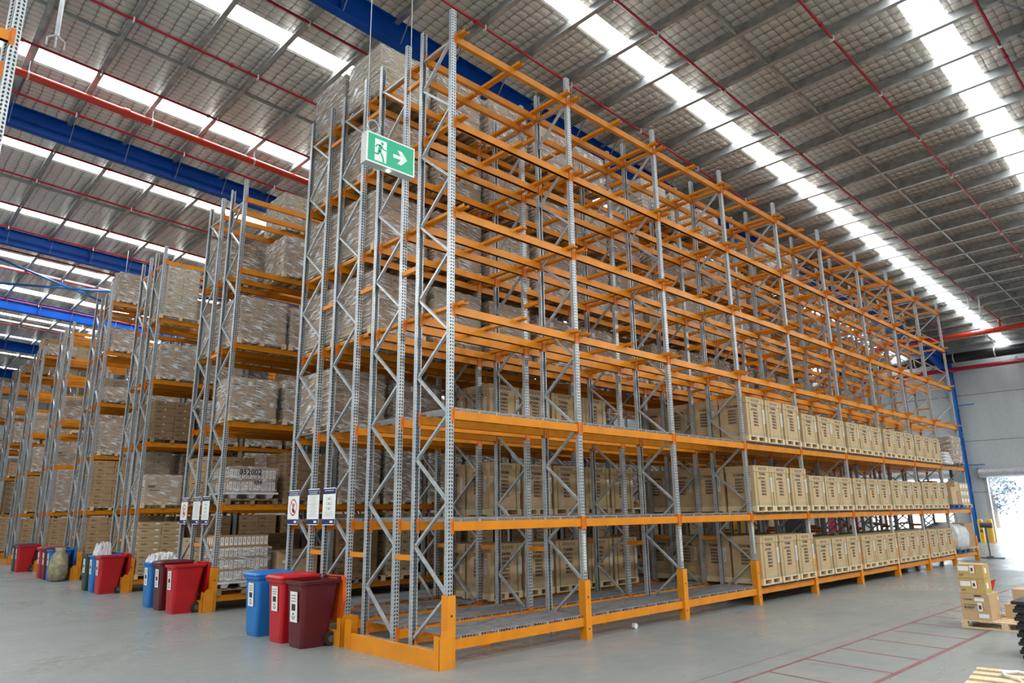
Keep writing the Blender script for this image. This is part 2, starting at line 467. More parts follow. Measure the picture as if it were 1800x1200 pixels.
# ------------------------------------------------------------------ other racks
RK = [('second rack', 7.90, 9.28, 9), ('third rack', 13.62, 14.95, 6), ('fourth rack', 19.16, 20.5, 5), ('fifth rack', 24.75, 26.15, 4),
      ('sixth rack', 30.34, 31.8, 3), ('seventh rack', 36.2, 37.5, 2), ('eighth rack', 41.7, 43.0, 2)]
for nm, ya, yb, nb in RK:
    a = rack_row('near row of the %s from the corner, orange beams and galvanised posts' % nm, 'rows of the aisle racks', 0, ya, nb, L2, [], [], rear_first=True)
    rack_row('far row of the %s from the corner, orange beams and galvanised posts' % nm, 'rows of the aisle racks', 0, yb, nb, L2, [], [], rear_first=False)
    obj('post_guard', cg, a, (0, 0, 0))
    for z in (1.31, 5.6): obj('row_spacer', spm, a, (0, .81, z))
    end_guard(-.17, ya - .1, yb + .8, 'orange guard rail at the foot of the %s from the corner' % nm)
# the rack across the cross-aisle that shows at the picture's edge
tt = thing('pallet_rack', 'tall perforated rack upright close by across the cross-aisle, topmost corner', 'rack', (-5.36, .9, 0))
for x in (0, -B):
    obj('post', POSTF[H], tt, (x, 0, 0)); obj('post', POSTR[H], tt, (x, .77, 0))
    obj('bracing', brace_mb(.77, .26, True, H), tt, (x, 0, 0))
many('beam', BEAM, [(-B, y, z) for y in (0, .77) for z in (5.3, 7.0)], tt)

# ------------------------------------------------------------------ loads
def pallet_mb(w, d, m='wood', n=6):
    b = MB(); h = .125
    for i in range(n):
        x = (w - .09) * i / (n - 1); b.box(x, x + .09, 0, d, h - .018, h, m)
    for x in (0, w / 2 - .045, w - .09):
        for y in (0, d / 2 - .045, d - .09): b.box(x, x + .09, y, y + .09, .018, h - .036, m)
    for y in (0, d / 2 - .045, d - .09): b.box(0, w, y, y + .09, h - .036, h - .018, m)
    for x in (0, w / 2 - .045, w - .09): b.box(x, x + .09, 0, d, 0, .018, m)
    return b
def skid_mb(w, d, m='wood'):
    """small pallet under a copier: three runners front to back"""
    b = MB(); h = .125
    b.box(0, w, 0, d, h - .022, h, m)
    for x in (0, w / 2 - .05, w - .09): b.box(x, x + .09 + (.01 if x else 0), 0, d, .02, h - .022, m)
    b.box(0, w, 0, .08, 0, .02, m); b.box(0, w, d - .08, d, 0, .02, m)
    return b
PAL = {k: pallet_mb(1.16, 1.16, k).mesh('pallet') for k in ('wood', 'woodd', 'pblue', 'pwhite')}
SKID = skid_mb(.80, .68).mesh('pallet')
def copier(hh, lines):
    """returns part meshes of a lidded copier carton, .8 wide, hh tall over its pallet"""
    w, d = .78, .66; body = MB(); body.box(.01, .01 + w, .01, .01 + d, .125, .125 + hh - .005, 'card')
    for q in (.125 + .0,): body.box(.008, .012 + w, .008, .012 + d, q, q + .085, 'tape')
    lid = MB(); lid.box(0, .80, 0, .68, .125 + hh - .13, .125 + hh, 'card'); lid.box(.33, .47, -.001, .681, .125 + hh - .13, .1255 + hh, 'tape')
    st = MB()
    for x in (.115, .685):
        st.box(x - .006, x + .006, -.003, .683, .125 + hh, .1275 + hh, 'strap')
        for y in (-.0035, .6815): st.box(x - .006, x + .006, y, y + .002, .10, .125 + hh, 'strap')
    pr = MB(); z = .125 + hh - .20
    pr.add(text_mb('TOSHIBA', .070, 'ink', .003), (.23, .0085, z)); z -= .088
    pr.add(text_mb('e-STUDIO', .064, 'ink', .0028), (.20, .0085, z)); z -= .072
    for l in lines: pr.add(text_mb(l, .062, 'ink', .0028), (.29, .0085, z)); z -= .067
    sy = MB()
    for k in range(5):
        x = .21 + k * .075; zz = .125 + hh - .09
        for a, b_, c, d_ in ((0, .055, 0, .006), (0, .055, .049, .055), (0, .006, 0, .055), (.049, .055, 0, .055), (.02, .035, .012, .042)):
            sy.box(x + a, x + b_, -.0012, 0, zz + c, zz + d_, 'ink')
    pr.add(sy)
    # side print and labels
    side = rotz(text_mb('TOSHIBA', .075, 'ink', .003), -PI / 2)
    pr.add(side, (.0085, .50, .125 + hh - .22))
    zs = .125 + hh - .31
    for l in lines[:5]: pr.add(rotz(text_mb(l, .062, 'ink', .003), -PI / 2), (.0085, .47, zs)); zs -= .066
    lb = MB(); lb.box(.782, .7915, .0, .17, .42, .74, 'white'); lb.box(.72, .775, .0075, .0095, .42, .72, 'white')
    for k in range(9): lb.box(.728, .767, .0068, .0075, .44 + k * .03, .452 + k * .03, 'ink')
    lb.box(.007, .0095, .10, .16, .45, .72, 'white')
    for k in range(9): lb.box(.0062, .007, .108, .152, .47 + k * .027, .48 + k * .027, 'ink')
    return {'carton': body.mesh('carton'), 'lid': lid.mesh('lid'), 'strap': st.mesh('strap'), 'lettering': pr.mesh('lettering'), 'shipping_label': lb.mesh('shipping_label')}
TALL = copier(.85, ['2505AC', '3005AC', '3505AC', '4505AC', '5005AC'])
SHORT = copier(.70, ['2508A', '3008A', '3508A'])
def place_copier(kind, x, y, z, label, group):
    t = thing('copier_carton', label, 'box', (x, y, z), R.uniform(-.012, .012), group)
    obj('pallet', SKID, t); P = TALL if kind == 'tall' else SHORT
    c = obj('carton', P['carton'], t); obj('lid', P['lid'], t); obj('strap', P['strap'], t)
    obj('lettering', P['lettering'], c); obj('shipping_label', P['shipping_label'], c)
    return t
SH = ['bottom', 'second', 'third', 'fourth', 'fifth', 'sixth', 'top']
POS = ['first', 'middle', 'last']
for lv in (0, 1, 2):
    z = L1[lv] + .112
    for bay in range(3, 8):
        for k in range(3):
            kind = 'tall' if bay == 3 else 'short'
            x = bay * B + .075 + k * .865; dx = R.uniform(-.012, .012)
            place_copier(kind, x + dx, -.12 + R.uniform(-.015, .02), z, '%s of three %s printed copier cartons, %s shelf, %s bay, front of %s' % (POS[k], kind, SH[lv], ORD[bay], RN), 'copier cartons along the front of the rack')
            place_copier(kind, x + dx, .60 + R.uniform(-.01, .02), z, '%s of three %s copier cartons, %s shelf, %s bay, directly behind the front ones' % (POS[k], kind, SH[lv], ORD[bay]), 'copier cartons behind the front ones')
        if bay == 3:
            place_copier('tall', bay * B + .075, 1.32, z, 'tall copier carton third deep from the front, %s shelf, fourth bay' % SH[lv], 'copier cartons deep in the fourth bay')
            place_copier('tall', bay * B + .075, 2.04, z, 'tall copier carton fourth deep from the front, %s shelf, fourth bay' % SH[lv], 'copier cartons deep in the fourth bay')
    for bay in (1, 2):
        for k in range(3):
            if bay == 2 and (k == 2 or (k == 1 and lv == 2)): continue
            if bay == 2 and lv == 0 and k == 2: continue
            x = bay * B + .06 + k * .865
            kk = POS[k]
            place_copier('tall', x, 2.27, z, '%s tall copier carton behind empty front bays, %s shelf, %s bay, third row' % (kk, SH[lv], ORD[bay]), 'copier cartons in the third row')
            if k == 0 and bay == 1: place_copier('tall', x, 2.99, z, 'tall copier carton behind the third row, %s shelf, %s bay' % (SH[lv], ORD[bay]), 'copier cartons in the third row')

# film-wrapped pallets --------------------------------------------------------
def film_mb(w, d, z0, z1, seed, n=11):
    rr = random.Random(seed); b = MB(); k = b.mi('film'); nz = 9
    def P(u, v, face):
        # u along, v up
        z = z0 + (z1 - z0) * v; o = .012 + rr.random() * .014 + (0.01 * math.sin(v * 7 + seed))
        if face == 0: return (w * u, -o, z)
        if face == 1: return (w + o, d * u, z)
        if face == 2: return (w * (1 - u), d + o, z)
        return (-o, d * (1 - u), z)
    ring = []
    for j in range(nz + 1):
        row = []
        for f in range(4):
            for i in range(n): row.append(P((i + .0) / n, j / nz, f))
        ring.append(row)
    st = 0; m = 4 * n
    for row in ring: b.v += row
    for j in range(nz):
        for i in range(m):
            a = j * m + i; c = j * m + (i + 1) % m; b.f.append((a, c, c + m, a + m)); b.m.append(k)
    # folded edge over the top, ragged
    tp = []
    for i in range(m):
        x, y, z = ring[-1][i]; cx, cy = w / 2, d / 2; q = rr.uniform(.12, .34)
        tp.append((x + (cx - x) * q, y + (cy - y) * q, z1 + .014 + rr.uniform(0, .02)))
    s0 = len(b.v); b.v += tp
    for i in range(m): b.f.append((nz * m + i, nz * m + (i + 1) % m, s0 + (i + 1) % m, s0 + i)); b.m.append(k)
    return b
def load_parts(nx, ny, nz, cw, cd, ch, cm, seed, inter=None, labels=True, detailed=False, pal='wood'):
    """mesh set of a film-wrapped load: pallet, cartons, labels, film"""
    rr = random.Random(seed); W, D = nx * cw, ny * cd; ox, oy = (1.16 - W) / 2, (1.16 - D) / 2
    unit = MB(); unit.box(.004, cw - .004, .004, cd - .004, .002, ch - .004, cm); unit.box(cw / 2 - .025, cw / 2 + .025, .002, cd - .002, ch - .0045, ch - .003, 'tape')
    unit.box(cw / 2 - .025, cw / 2 + .025, .0025, .004, ch * .75, ch - .004, 'tape')
    unit.box(.06, .06 + .22 * cw, .0025, .004, ch * .55, ch * .63, 'ink'); unit.box(.06, .06 + .34 * cw, .0025, .004, ch * .44, ch * .48, 'ink')
    unit.box(.0025, .004, cd * .3, cd * .62, ch * .55, ch * .63, 'ink')
    if labels and (ch > .3 or labels == 'all'):
        unit.box(cw * .70, cw * .88, .0015, .004, ch * .60, ch * .82, 'white'); unit.box(.0015, .004, cd * .16, cd * .34, ch * .60, ch * .82, 'white')
    spots = [(ox + i * cw + rr.uniform(-.006, .006), oy + j * cd + rr.uniform(-.006, .006), .125 + k * ch) for k in range(nz) for i in range(nx) for j in range(ny)]
    f = film_mb(W + .01, D + .01, .03, .125 + nz * ch, seed).mesh('film_wrap', True)
    blk = MB()
    for s in spots: blk.add(unit, s)
    return dict(pal=pal, spots=spots, unit=unit.mesh('carton'), block=blk.mesh('carton_block'), film=f, fo=(ox - .005, oy - .005, 0), h=.125 + nz * ch)
V = {'a': load_parts(2, 2, 4, .56, .56, .25, 'card2', 1), 'b': load_parts(3, 2, 5, .375, .56, .20, 'card2', 2),
     'c': load_parts(2, 2, 2, .57, .57, .47, 'card2', 3), 'd': load_parts(2, 3, 6, .56, .375, .16, 'card3', 4),
     'e': load_parts(2, 2, 5, .56, .56, .20, 'card3', 5, pal='woodd'), 'f': load_parts(3, 3, 3, .375, .375, .22, 'card2', 6),
     'g': load_parts(1, 1, 1, .95, .90, .78, 'card', 7), 'h': load_parts(2, 2, 8, .56, .56, .17, 'card', 8, labels='all'), 'u': load_parts(2, 2, 7, .56, .56, .215, 'card2', 21), 'w': load_parts(2, 2, 6, .56, .56, .25, 'cardk', 22, pal='woodd'),
     'y': load_parts(3, 2, 3, .37, .55, .30, 'cardy', 9, pal='pblue'), 'k': load_parts(2, 2, 5, .56, .56, .21, 'cardk', 10, pal='woodd'),
     't': load_parts(2, 2, 7, .46, .5, .22, 'card3', 13), 's': load_parts(3, 3, 2, .375, .375, .22, 'card2', 11, pal='woodd')}
LOOK = {'a': 'brown cartons four high', 'b': 'small brown cartons', 'c': 'big brown cartons two high', 'd': 'flat pale cartons', 'e': 'pale cartons five high',
        'f': 'small square cartons', 'g': 'one big tan carton', 'h': 'flat tan cartons', 'y': 'yellow cartons', 'k': 'dark brown cartons', 's': 'low stack of cartons', 't': 'pale cartons seven high', 'u': 'brown cartons seven high', 'w': 'dark cartons six high'}
def place_load(v, x, y, z, label, group, detailed=False, wrap=True, sx=1., rz=None):
    d = V[v]; t = thing('wrapped_pallet_load' if wrap else 'pallet_load', label, 'pallet', (x, y, z), R.uniform(-.015, .015) if rz is None else rz, group)
    if sx != 1: t.scale = (sx, sx, sx)
    obj('pallet', PAL[d['pal']], t)
    if detailed:
        for s in d['spots']: obj('carton', d['unit'], t, s)
    else: obj('carton_block', d['block'], t)
    if wrap: obj('film_wrap', d['film'], t, d['fo'])
    return t
seq = 'abceadbfecabdcea'
n = 0
for lv in (3, 4, 5, 6):
    for bay in range(0, 9):
        for k in (0, 1):
            n += 1
            if bay >= 7 or (bay == 6 and k): continue
            if (lv, bay, k) in ((6, 4, 1), (5, 3, 0), (4, 5, 1), (6, 2, 1), (5, 5, 1)): continue
            v = seq[(n * 5 + lv * 3) % len(seq)]
            if bay == 0 and k == 0: v = {3: 'b', 4: 'a', 5: 'b', 6: 'e'}[lv]
            place_load(v, bay * B + (.09 if k == 0 else 1.42), 2.28, L1[lv] + .115,
                       'film-wrapped %s, %s bay %s side, %s shelf, third row, %s' % (LOOK[v], ORD[bay], ('near', 'far')[k], SH[lv], RN),
                       'film-wrapped pallets high in the corner rack', detailed=(bay < 2))
            if bay < 2 or (lv == 6 and bay < 3):
                v2 = seq[(n * 7 + lv) % len(seq)]
                if bay == 0 and k == 0: v2 = {3: 'b', 4: 'b', 5: 'a', 6: 'b'}[lv]
                place_load(v2, bay * B + (.09 if k == 0 else 1.42), 3.53, L1[lv] + .115,
                           'film-wrapped %s, %s bay %s side, %s shelf, rear row, %s' % (LOOK[v2], ORD[bay], ('near', 'far')[k], SH[lv], RN),
                           'film-wrapped pallets high in the corner rack', detailed=(bay == 0 and k == 0))
for (v, x, y, lv, w, who) in (('a', .10, 3.53, 2, True, 'near side first bay'), ('c', 1.42, 3.53, 2, True, 'far side first bay'), ('f', 7.0, 3.53, 2, True, 'third bay'),
                              ('b', 5.5, 3.53, 1, True, 'third bay'), ('f', 6.9, 3.53, 1, True, 'far side third bay')):
    place_load(v, x, y, L1[lv] + .115, 'film-wrapped %s, %s shelf, %s, rear row, %s' % (LOOK[v], SH[lv], who, RN), 'wrapped pallets low in the rear row')
# last bay of the front row: mixed goods
def last_bay():
    x = 8 * B
    t = thing('sheeted_pallet', 'pallet under loose clear plastic sheet, bottom shelf, last bay of the corner rack', 'pallet', (x + .25, -.15, L1[0] + .112))
    obj('pallet', PAL['pblue'], t)
    s = MB(); rr = random.Random(3); loops = []
    for z, g in ((.10, .05), (.3, .03), (.6, 0), (.82, .06), (.92, .22), (.95, .42)):
        l = rrect(-.04 + g, 1.2 - g, -.05 + g, 1.15 - g, .08, z)
        loops.append([(a + rr.uniform(-.03, .03), b + rr.uniform(-.03, .03), c + rr.uniform(-.02, .02)) for a, b, c in l])
    s.loft(loops, 'bundle'); obj('plastic_sheet', s.mesh('plastic_sheet', True), t)
    s = MB(); s.box(.2, 1.1, .15, 1.0, .125, .8, 'card2'); obj('carton', s, t)
    t = thing('pallet_load', 'unwrapped brown cartons on narrow pallet at the very end of bottom shelf', 'pallet', (x + 1.48, -.1, L1[0] + .112))
    obj('pallet', PAL['wood'], t)
    s = MB(); s.box(.05, 1.1, .05, 1.1, .125, .95, 'card2'); obj('carton', s, t)
    t = thing('pallet_load', 'mixed brown cartons on blue pallet, second shelf, last bay of corner rack', 'pallet', (x + .3, -.15, L1[1] + .112))
    obj('pallet', PAL['pblue'], t)
    for a, b, c, d, e, f, m in ((.02, .62, .02, .5, .125, .72, 'card'), (.66, 1.12, .02, .55, .125, .55, 'card2'), (.66, 1.12, .05, .55, .56, .9, 'card'), (.02, .6, .55, 1.1, .125, .95, 'card2'), (.64, 1.12, .6, 1.1, .125, .9, 'card2')):
        s = MB(); s.box(a, b, c, d, e, f, m); obj('carton', s, t)
    t = thing('pallet_load', 'brown cartons with white labels on timber pallet, second shelf, end of last bay', 'pallet', (x + 1.5, -.12, L1[1] + .112))
    obj('pallet', PAL['wood'], t)
    for k in range(3):
        s = MB(); s.box(.03, 1.1, .03, 1.1, .125 + k * .25, .37 + k * .25, 'card3')
        for q in range(3): s.box(.12 + q * .33, .3 + q * .33, .025, .03, .2 + k * .25, .32 + k * .25, 'white')
        obj('carton', s, t)
    t = thing('cardboard_bundle', 'film-wrapped stack of flattened cardboard, third shelf, last bay', 'cardboard', (x + 1.0, -.2, L1[2] + .112))
    obj('pallet', PAL['woodd'], t)
    rr = random.Random(5)
    for k in range(8):
        s = MB(); s.box(.02 + rr.uniform(0, .04), 1.14, .02, 1.14, .128 + k * .11, .232 + k * .11, 'card2'); obj('cardboard_sheets', s, t)
    obj('film_wrap', film_mb(1.17, 1.17, .05, 1.02, 44).mesh('film_wrap', True), t)
    t = thing('plastic_bundle', 'pile of folded grey plastic sheeting beside the flattened cardboard, third shelf', 'plastic sheeting', (x + .12, -.18, L1[2] + .112))
    for k in range(4):
        s = MB(); w = .85 - k * .12
        s.loft([rrect(0, w, 0, 1.0, .06, k * .1), rrect(-.02, w + .02, -.02, 1.02, .08, k * .1 + .05), rrect(0, w, 0, 1.0, .06, k * .1 + .1)], 'bundle'); obj('folded_sheet', s.mesh('folded_sheet', True), t)
last_bay()

# loads of the aisle racks -----------------------------------------------------
def rk_load(v, x, y, lv, rk, row, desc, detailed=True, wrap=True, lab=None, sx=1.):
    lab = lab or '%s%s, %s of %s row, %s shelf of %s' % ('film-wrapped ' if wrap else '', LOOK[v], desc, row, SH[lv] if lv < 5 else 'top', rk)
    return place_load(v, x, y, L2[lv] + .062, lab, 'pallet loads in the aisle racks', detailed, wrap, sx)
def label_tray(nx, nz, w, h, d, m='card2'):
    """cartons whose fronts carry one white label each"""
    out = []
    for k in range(nz):
        b = MB(); b.box(0, w, 0, d, k * h + .002, (k + 1) * h - .004, m)
        for i in range(nx):
            x = w * (i + .5) / nx; q = w / nx * .36
            b.box(x - q, x + q, -.003, 0, k * h + h * .15, k * h + h * .85, 'white'); b.box(x - q * .35, x + q * .2, -.0042, -.003, k * h + h * .35, k * h + h * .75, 'galv_dark')
        for i in range(8):
            y = d * (i + .5) / 8
            b.box(-.003, 0, y - .02, y + .02, k * h + h * .2, k * h + h * .8, 'white')
        out.append(b)
    return out
def plastic_pallet(w, d):
    b = MB(); b.box(0, w, 0, d, .09, .13, 'pwhite')
    for x in (.08, w / 2 - .09, w - .26):
        for y in (.03, d - .21):
            b.loft([rrect(x + .03, x + .15, y + .03, y + .15, .02, 0), rrect(x, x + .18, y, y + .18, .02, .09)], 'pwhite')
    return b
y = 7.80
t = thing('labelled_carton_pallet', 'four layers of white-labelled cartons on white plastic pallet, bottom shelf, second rack', 'pallet', (.06, y, L2[0] + .062))
o = obj('pallet', PAL['woodd'], t); o.scale = (1.0, 1, 1)
obj('plastic_pallet', plastic_pallet(1.16, 1.1), t, (0, 0, .127))
for k, b in enumerate(label_tray(11, 4, 1.06, .235, 1.0)): obj('carton_layer', b, t, (.03 - .015 * k, .03, .26))
obj('film_wrap', film_mb(1.10, 1.03, .02, .70, 71).mesh('film_wrap', True), t, (.01, .01, .24))
t = thing('labelled_carton_pallet', 'film-wrapped white-labelled cartons with handwritten numbers, on white pallet, second shelf, second rack', 'pallet', (.10, y, L2[1] + .062))
obj('pallet', PAL['woodd'], t); obj('plastic_pallet', plastic_pallet(1.16, 1.1), t, (0, 0, .127))
for k, b in enumerate(label_tray(12, 2, 1.06, .26, 1.0)): obj('carton_layer', b, t, (.03, .03, .26))
obj('film_wrap', film_mb(1.10, 1.03, .02, .56, 72).mesh('film_wrap', True), t, (.01, .01, .24))
b = MB(); b.add(text_mb('052002', .17, 'ink', .004), (.22, -.032, .64)); obj('handwriting', b, t); b = MB(); b.add(text_mb('x66', .13, 'ink', .003), (.56, -.032, .44)); obj('handwriting', b, t)
# open carton, stacked cartons beside it
t = thing('open_carton', 'big open brown carton with folded flaps, bottom shelf, beside the white-labelled cartons', 'box', (1.36, y, L2[0] + .33))
b = MB(); b.box(0, .95, 0, .02, 0, .55, 'card'); b.box(0, .95, .78, .8, 0, .55, 'card'); b.box(0, .02, .02, .78, 0, .55, 'card'); b.box(.93, .95, .02, .78, 0, .55, 'card'); b.box(.02, .93, .02, .78, 0, .02, 'card2'); obj('carton', b, t)
b = MB(); b.quad((0, 0, .55), (.95, 0, .55), (.95, -.22, .60), (0, -.22, .60), 'card'); obj('flap', b, t)
b = MB(); b.quad((.95, 0, .55), (.95, .8, .55), (1.2, .8, .62), (1.2, 0, .62), 'card3'); obj('flap', b, t)
b = MB(); b.add(text_mb('TOSHIBA', .09, 'ink', .002), (.30, -.002, .38)); b.box(.1, .17, -.003, -.001, .3, .36, 'white'); obj('lettering', b, t)
t = thing('pallet_load', 'shallow carton tray on timber pallet under the open carton', 'pallet', (1.30, y, L2[0] + .062))
obj('pallet', PAL['wood'], t); b = MB(); b.box(.03, 1.1, .03, 1.1, .125, .262, 'card2'); obj('carton', b, t)
rk_load('e', .10, 9.15, 0, 'second rack', 'rear', 'first pallet', True, False)
rk_load('k', 1.42, 9.15, 0, 'second rack', 'rear', 'second pallet', True, False)
rk_load('k', 1.40, y, 1, 'second rack', 'front', 'second pallet', True, False)
rk_load('g', 1.40, 9.15, 1, 'second rack', 'rear', 'second pallet', True, False)
rk_load('a', .12, 9.15, 1, 'second rack', 'rear', 'first pallet', True, False)
rk_load('c', .0, y, 2, 'second rack', 'front', 'first pallet', True, True, sx=.93)
rk_load('c', 1.28, y, 2, 'second rack', 'front', 'second pallet', True)
rk_load('y', .95, 9.15, 2, 'second rack', 'rear', 'first pallet', True)
rk_load('a', .06, y, 3, 'second rack', 'front', 'first pallet', True)
rk_load('c', 1.30, y, 3, 'second rack', 'front', 'second pallet', True)
rk_load('a', .10, 9.15, 3, 'second rack', 'rear', 'first pallet', True); rk_load('b', 1.42, 9.15, 3, 'second rack', 'rear', 'second pallet', True)
rk_load('b', .12, 9.15, 4, 'second rack', 'rear', 'first pallet', True)
rk_load('c', 1.02, y, 4, 'second rack', 'front', 'first pallet', True)
rk_load('d', 1.53, 9.15, 5, 'second rack', 'rear', 'only pallet', True)
seq2 = 'abkchdaefbcsg'
q = 0
for bay in range(1, 9):
    for lv in range(6):
        for row, yy in (('front', y), ('rear', 9.15)):
            for k in (0, 1):
                q += 1
                if row == 'rear' and bay > 2 and lv > 1: continue
                if lv > 1 and (q * 7 + lv * 5 + bay) % 10 < (3 if bay < 4 else 5): continue
                v = seq2[(q * 3 + lv) % len(seq2)] if lv > 1 else 'uwtwhu'[q % 6]
                place_load(v, bay * B + (.1 if k == 0 else 1.42), yy, L2[lv] + .062, '%s%s, %s bay %s side, %s row, %s shelf, second rack' % ('wrapped ' if lv > 0 and v != 'k' else '', LOOK[v], ORD[bay], ('near', 'far')[k], row, SH[lv] if lv < 5 else 'top'),
                           'pallet loads in the aisle racks', False, lv > 0 and v != 'k')
# third rack
yy = 13.5
lays = {0: [('h', .08, False), ('w', 1.42, False)], 1: [('g', .05, True), ('g', 1.38, False)], 2: [('k', .12, False), ('b', 1.42, True)], 3: [('c', .10, True), ('a', 1.42, True)], 4: [('t', .0, True)], 5: []}
for rk, ya, yb, nb in RK[1:]:
    sd = int(ya * 10); rr = random.Random(sd)
    for bay in range(nb):
        for lv in range(6):
            if bay >= (2 if ya < 20 else 1) and lv > 1: continue
            for row, y_ in (('front', ya - .1), ('rear', yb - .1)):
                for k in (0, 1):
                    if rk == 'third rack' and bay == 0 and row == 'front':
                        if k >= len(lays[lv]): continue
                        v, xx, w = lays[lv][k]
                    else:
                        if lv > 1 and rr.random() < (.25 if lv < 4 else .45): continue
                        if row == 'rear' and (bay > 1 or (lv > 3 and k == 0 and ya < 29)): continue
                        v = rr.choice('abcdefgks' if lv > 1 else 'uwwuthu'); xx = .12 + 1.32 * k; w = lv > 0 and rr.random() < .8
                    place_load(v, bay * B + xx, y_, L2[lv] + .062, '%s%s, %s bay %s side, %s row, %s shelf, %s' % ('' if not w else 'wrapped ', LOOK[v], ORD[bay], ('near', 'far')[k], row, SH[lv] if lv < 5 else 'top', rk),
                               'pallet loads in the aisle racks', ya < 15 and bay == 0 and row == 'front', w)

# ------------------------------------------------------------------ wheelie bins
def bin_thing(label, y, col, lid='closed', lidcol=None, x=-.76, rz=0, junk=False):
    """front faces -X, wheels toward +X; x is the front face, y the centre"""
    t = thing('wheelie_bin', label, 'bin', (x, y, 0), rz, 'wheelie bins at the rack ends')
    b = MB(); m = 'bin_' + col
    hz = [(.0, .03, .20, .46, .05), (.06, .015, .205, .475, .05), (.5, .0, .235, .54, .055), (.90, -.02, .26, .60, .06)]
    lo = [rrect(a + .02, l, -w, w, r, z) for z, a, w, l, r in hz]
    b.loft(lo, m, True, False)
    # rim
    b.loft([rrect(-.035, .635, -.285, .285, .05, .90), rrect(-.035, .64, -.29, .29, .05, .945), rrect(0.0, .60, -.255, .255, .05, .95), rrect(.01, .59, -.25, .25, .05, .80)], m, False, True)
    obj('bin_body', b.mesh('bin_body', False), t)
    for s in (-1, 1):
        w = MB(); w.tube([(.50, s * .215, .10), (.50, s * .265, .10)], .10, 'rubber', 20)
        wo = obj('wheel', w, t); w = MB(); w.tube([(.50, s * .262, .10), (.50, s * .274, .10)], .05, 'stand', 12); obj('hub', w, wo)
    h = MB(); h.tube([(.66, -.22, .97), (.66, .22, .97)], .016, m, 8); h.box(.60, .66, -.22, -.19, .93, .985, m); h.box(.60, .66, .19, .22, .93, .985, m); obj('handle', h, t)
    lc = 'bin_' + (lidcol or col); l = MB()
    if lid == 'closed':
        l.loft([rrect(-.05, .63, -.295, .295, .05, .945), rrect(-.055, .64, -.30, .30, .05, .965), rrect(-.03, .62, -.27, .27, .06, .995), rrect(.10, .55, -.16, .16, .06, 1.015)], lc)
    else:
        l.loft([[(a, b_, c) for a, b_, c in [(.66 + .03 * 0 + z_ * .0 + off, yy_, zz_) for (zz_, yy_) in [(.97 - p * .64, s_ * ww) for p, s_, ww in ((0, -1, .27), (0, 1, .27), (.55, 1, .28), (1, 1, .20), (1, -1, .20), (.55, -1, .28))]]] for off, z_ in ((0.0, 0), (.045, 0), (.06, 0))], lc)
        l.box(.655, .70, -.24, .24, .93, .99, lc)
    obj('lid', l.mesh('lid', False), t)
    s = MB(); s.box(-.006, .0005, -.10, .08, .50, .82, 'white')
    for k in range(3): s.box(-.0075, -.006, -.07, .05, .775 - k * .03, .787 - k * .03, 'galv_dark')
    s.box(-.0075, -.006, -.06, .04, .62, .69, 'ink')
    cyc = MB()
    for k in range(3):
        a0 = 2 * PI * k / 3 + PI / 2
        P = lambda a, r: (-.0078, -.01 - r * math.cos(a), .56 + r * math.sin(a))
        for j in range(4):
            a, a2 = a0 - .75 + j * .3, a0 - .75 + (j + 1) * .3
            cyc.quad(P(a, .022), P(a2, .022), P(a2, .036), P(a, .036), 'ink')
        cyc.poly([P(a0 + .42, .014), P(a0 + .95, .030), P(a0 + .42, .046)], 'ink')
    s.add(cyc)
    o = obj('label_sticker', s, t); o.rotation_euler = (0, -.045, 0); o.location = (.035, 0, 0); o['label'] = 'white sticker with recycling symbol'
    o.scale = (1, 1.1, 1.15); o.location = (.035, 0, -.11)
    if col == 'maroon' and y < 5: o.scale = (1, 1.2, 1.35); o.location = (.035, 0, -.31)
    return t
bin_thing('dark maroon wheelie bin with scuffed front and orange lid hanging open', 2.76, 'maroon', 'open', 'orange')
bin_thing('bright red wheelie bin with closed lid between maroon and blue bins', 3.42, 'red')
bin_thing('blue wheelie bin with closed lid beside the red one, below the notice signs', 4.30, 'blue')
bin_thing('red wheelie bin with open red lid at the end of the second rack', 8.26, 'red', 'open')
bin_thing('maroon wheelie bin with closed lid between red and blue, second rack', 9.05, 'maroon')
b2 = bin_thing('blue wheelie bin heaped with clear plastic film, end of the second rack', 9.78, 'blue', 'open')
bin_thing('red wheelie bin with open lid at the end of the third rack', 13.80, 'red', 'open')
bin_thing('blue wheelie bin stuffed with white plastic, end of the third rack', 14.45, 'blue', 'open')
bin_thing('dark green wheelie bin at the end of the third rack', 15.15, 'green', 'open')
bin_thing('blue wheelie bin behind the bulging clear bag, fourth rack', 19.70, 'blue', 'open')
bin_thing('maroon wheelie bin next to the blue one, end of the fourth rack', 20.4, 'maroon')
bin_thing('red wheelie bin farthest from the clear bag at the fourth rack', 21.15, 'red')
bin_thing('red wheelie bin with open lid at the end of the fifth rack', 25.15, 'red', 'open')
bin_thing('grey wheelie bin beside the red one, end of the fifth rack', 25.85, 'grey')
def crumple(label, x0, x1, y0, y1, z0, h, seed, m='bundle', nn=14):
    rr = random.Random(seed); b = MB(); k = b.mi(m)
    for i in range(nn + 1):
        for j in range(nn + 1):
            u, v = i / nn, j / nn; e = min(1, 4 * min(u, 1 - u, v, 1 - v) * 1.6)
            b.v.append((x0 + (x1 - x0) * u + rr.uniform(-.01, .01), y0 + (y1 - y0) * v + rr.uniform(-.01, .01), z0 + e * h * (.35 + .65 * rr.random())))
    for i in range(nn):
        for j in range(nn): a = i * (nn + 1) + j; b.f.append((a, a + nn + 1, a + nn + 2, a + 1)); b.m.append(k)
    base = len(b.v)
    return tag(obj('crumpled_plastic', b), label, 'plastic film')
crumple('heap of crumpled clear plastic in the blue bin at the second rack', -.77, -.15, 9.52, 10.04, .90, .26, 4)
crumple('white crumpled plastic sticking out of the blue bin at the third rack', -.72, -.3, 14.22, 14.66, .90, .42, 5)
